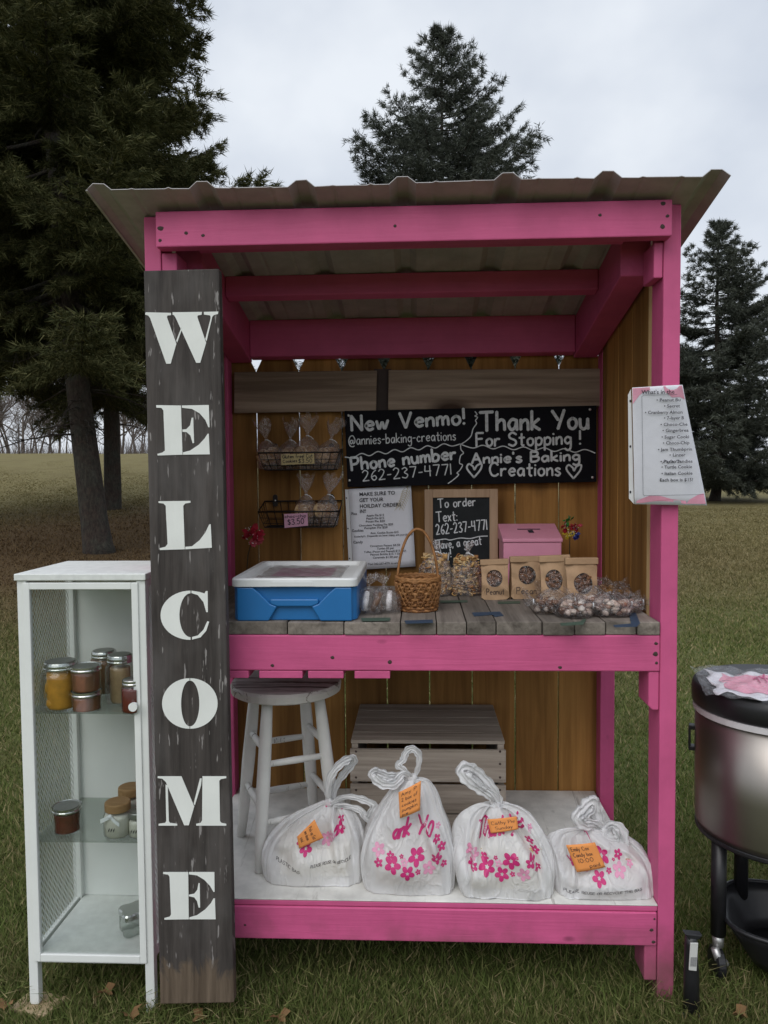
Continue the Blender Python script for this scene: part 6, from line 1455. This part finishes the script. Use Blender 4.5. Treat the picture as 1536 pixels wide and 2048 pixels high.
def castor(b):
    ar = MB(); ar.tube([b + V(-.012, -.010, .085), b + V(-.004, -.014, .060), b + V(.008, -.012, .044), b + V(.020, -.008, .046)], [.010, .011, .010, .008], 10); ar.tube([b + V(0, 0, .115), b + V(0, 0, .085)], .014, 12)
    A = ar.build('castor', M['silver'], RC, smooth=True)
    wv = MB(); wv.tube([b + V(-.012, .004, .040), b + V(-.008, .004, .040), b + V(.008, .004, .040), b + V(.012, .004, .040)], [.034, .040, .040, .034], 22); wv.build('wheel', M['blackplastic'], A, smooth=False)
for b in LEGS: castor(b)
# short black post with a label beside the pink post
pb = on(1381, 2034, 0.0); PS = thing('black_post', (pb.x, pb.y, 0), 'short black plastic post with a white label beside the pink corner post', 'post')
ph_ = at(1381, 1862, pb.y).z; hw = 15 * (pb.y + 1.84) / FPX
sp_ = MB(); sp_.tube([pb + V(.002, 0, .004), pb + V(.001, 0, .10), pb + V(-.001, 0, ph_ - .03), pb + V(0, 0, ph_ - .012)], [hw * 1.05, hw, hw * .8, hw * .8], 16); sp_.build('shaft', M['blackplastic'], PS, smooth=True)
MB().prism([pb + V(-.020, -.012, ph_), pb + V(.022, -.012, ph_ - .004), pb + V(.014, -.012, ph_ - .014), pb + V(-.008, -.012, ph_ - .016)], (0, .02, 0)).build('cap', M['blackplastic'], PS, bevel=.002)
lz0, lz1 = at(1376, 1930, pb.y).z, at(1380, 1876, pb.y).z
LB = MB().prism([pb + V(-.012, -hw * .9 - .004, lz0), pb + V(.006, -hw * .9 - .004, lz0 - .002), pb + V(.009, -hw * .9 - .004, lz1), pb + V(-.009, -hw * .9 - .004, lz1)], (0, .003, 0)).build('label_plate', M['grey_label'], PS, bevel=.001)
MB().prism([pb + V(-.009, -hw * .9 - .0048, lz0 + .010), pb + V(.005, -hw * .9 - .0048, lz0 + .010), pb + V(.006, -hw * .9 - .0048, lz0 + .032), pb + V(-.008, -hw * .9 - .0048, lz0 + .032)], (0, .0004, 0)).build('label_print', M['barcode'], LB)
MB().tube([pb + V(.002, 0, .001), pb + V(.002, 0, .006)], hw * 1.12, 16).build('foot', M['silver'], PS)

# fallen leaves
LEAF = islands('dry_leaf', [(0, (.16, .085, .035)), (1, (.24, .14, .06))], .8, 40, .3)
for i, (px, py, lab) in enumerate([(262, 2030, 'dry brown leaf in the grass under the cabinet'), (212, 1985, 'pale curled leaf in the grass behind the cabinet legs'), (12, 2010, 'dry leaf at the lower left corner of the view'), (560, 2036, 'dry leaf in the grass in front of the stand'), (1480, 2030, 'brown leaf in the grass near the rolling cooler'), (400, 2038, 'reddish leaf in the grass before the plank sign')]):
    p = on(px, py, .025); mb = MB(); ro = random.uniform(0, 6); n = 14; Lf = .026
    ring = []
    for k in range(n):
        a = 6.28318 * k / n; rr = Lf * (1 - .45 * abs(math.sin(a * 1.0)) ) * (1 + .25 * math.cos(7 * a)); ring.append(p + V(rr * math.cos(a + ro), rr * math.sin(a + ro) * .8, .010 * math.cos(2 * a) + .006))
    mb.add([p] + ring, [(0, 1 + k, 1 + (k + 1) % n) for k in range(n)]); mb.tube([p + V(math.cos(ro) * Lf, math.sin(ro) * Lf * .8, .006), p + V(math.cos(ro) * Lf * 1.8, math.sin(ro) * Lf * 1.5, .012)], .0008, 4)
    props(mb.build('fallen_leaf', LEAF, None, origin=p), lab, 'leaf', 'fallen leaves')
for m_ in list(bpy.data.meshes):
    if m_.users == 0: bpy.data.meshes.remove(m_)
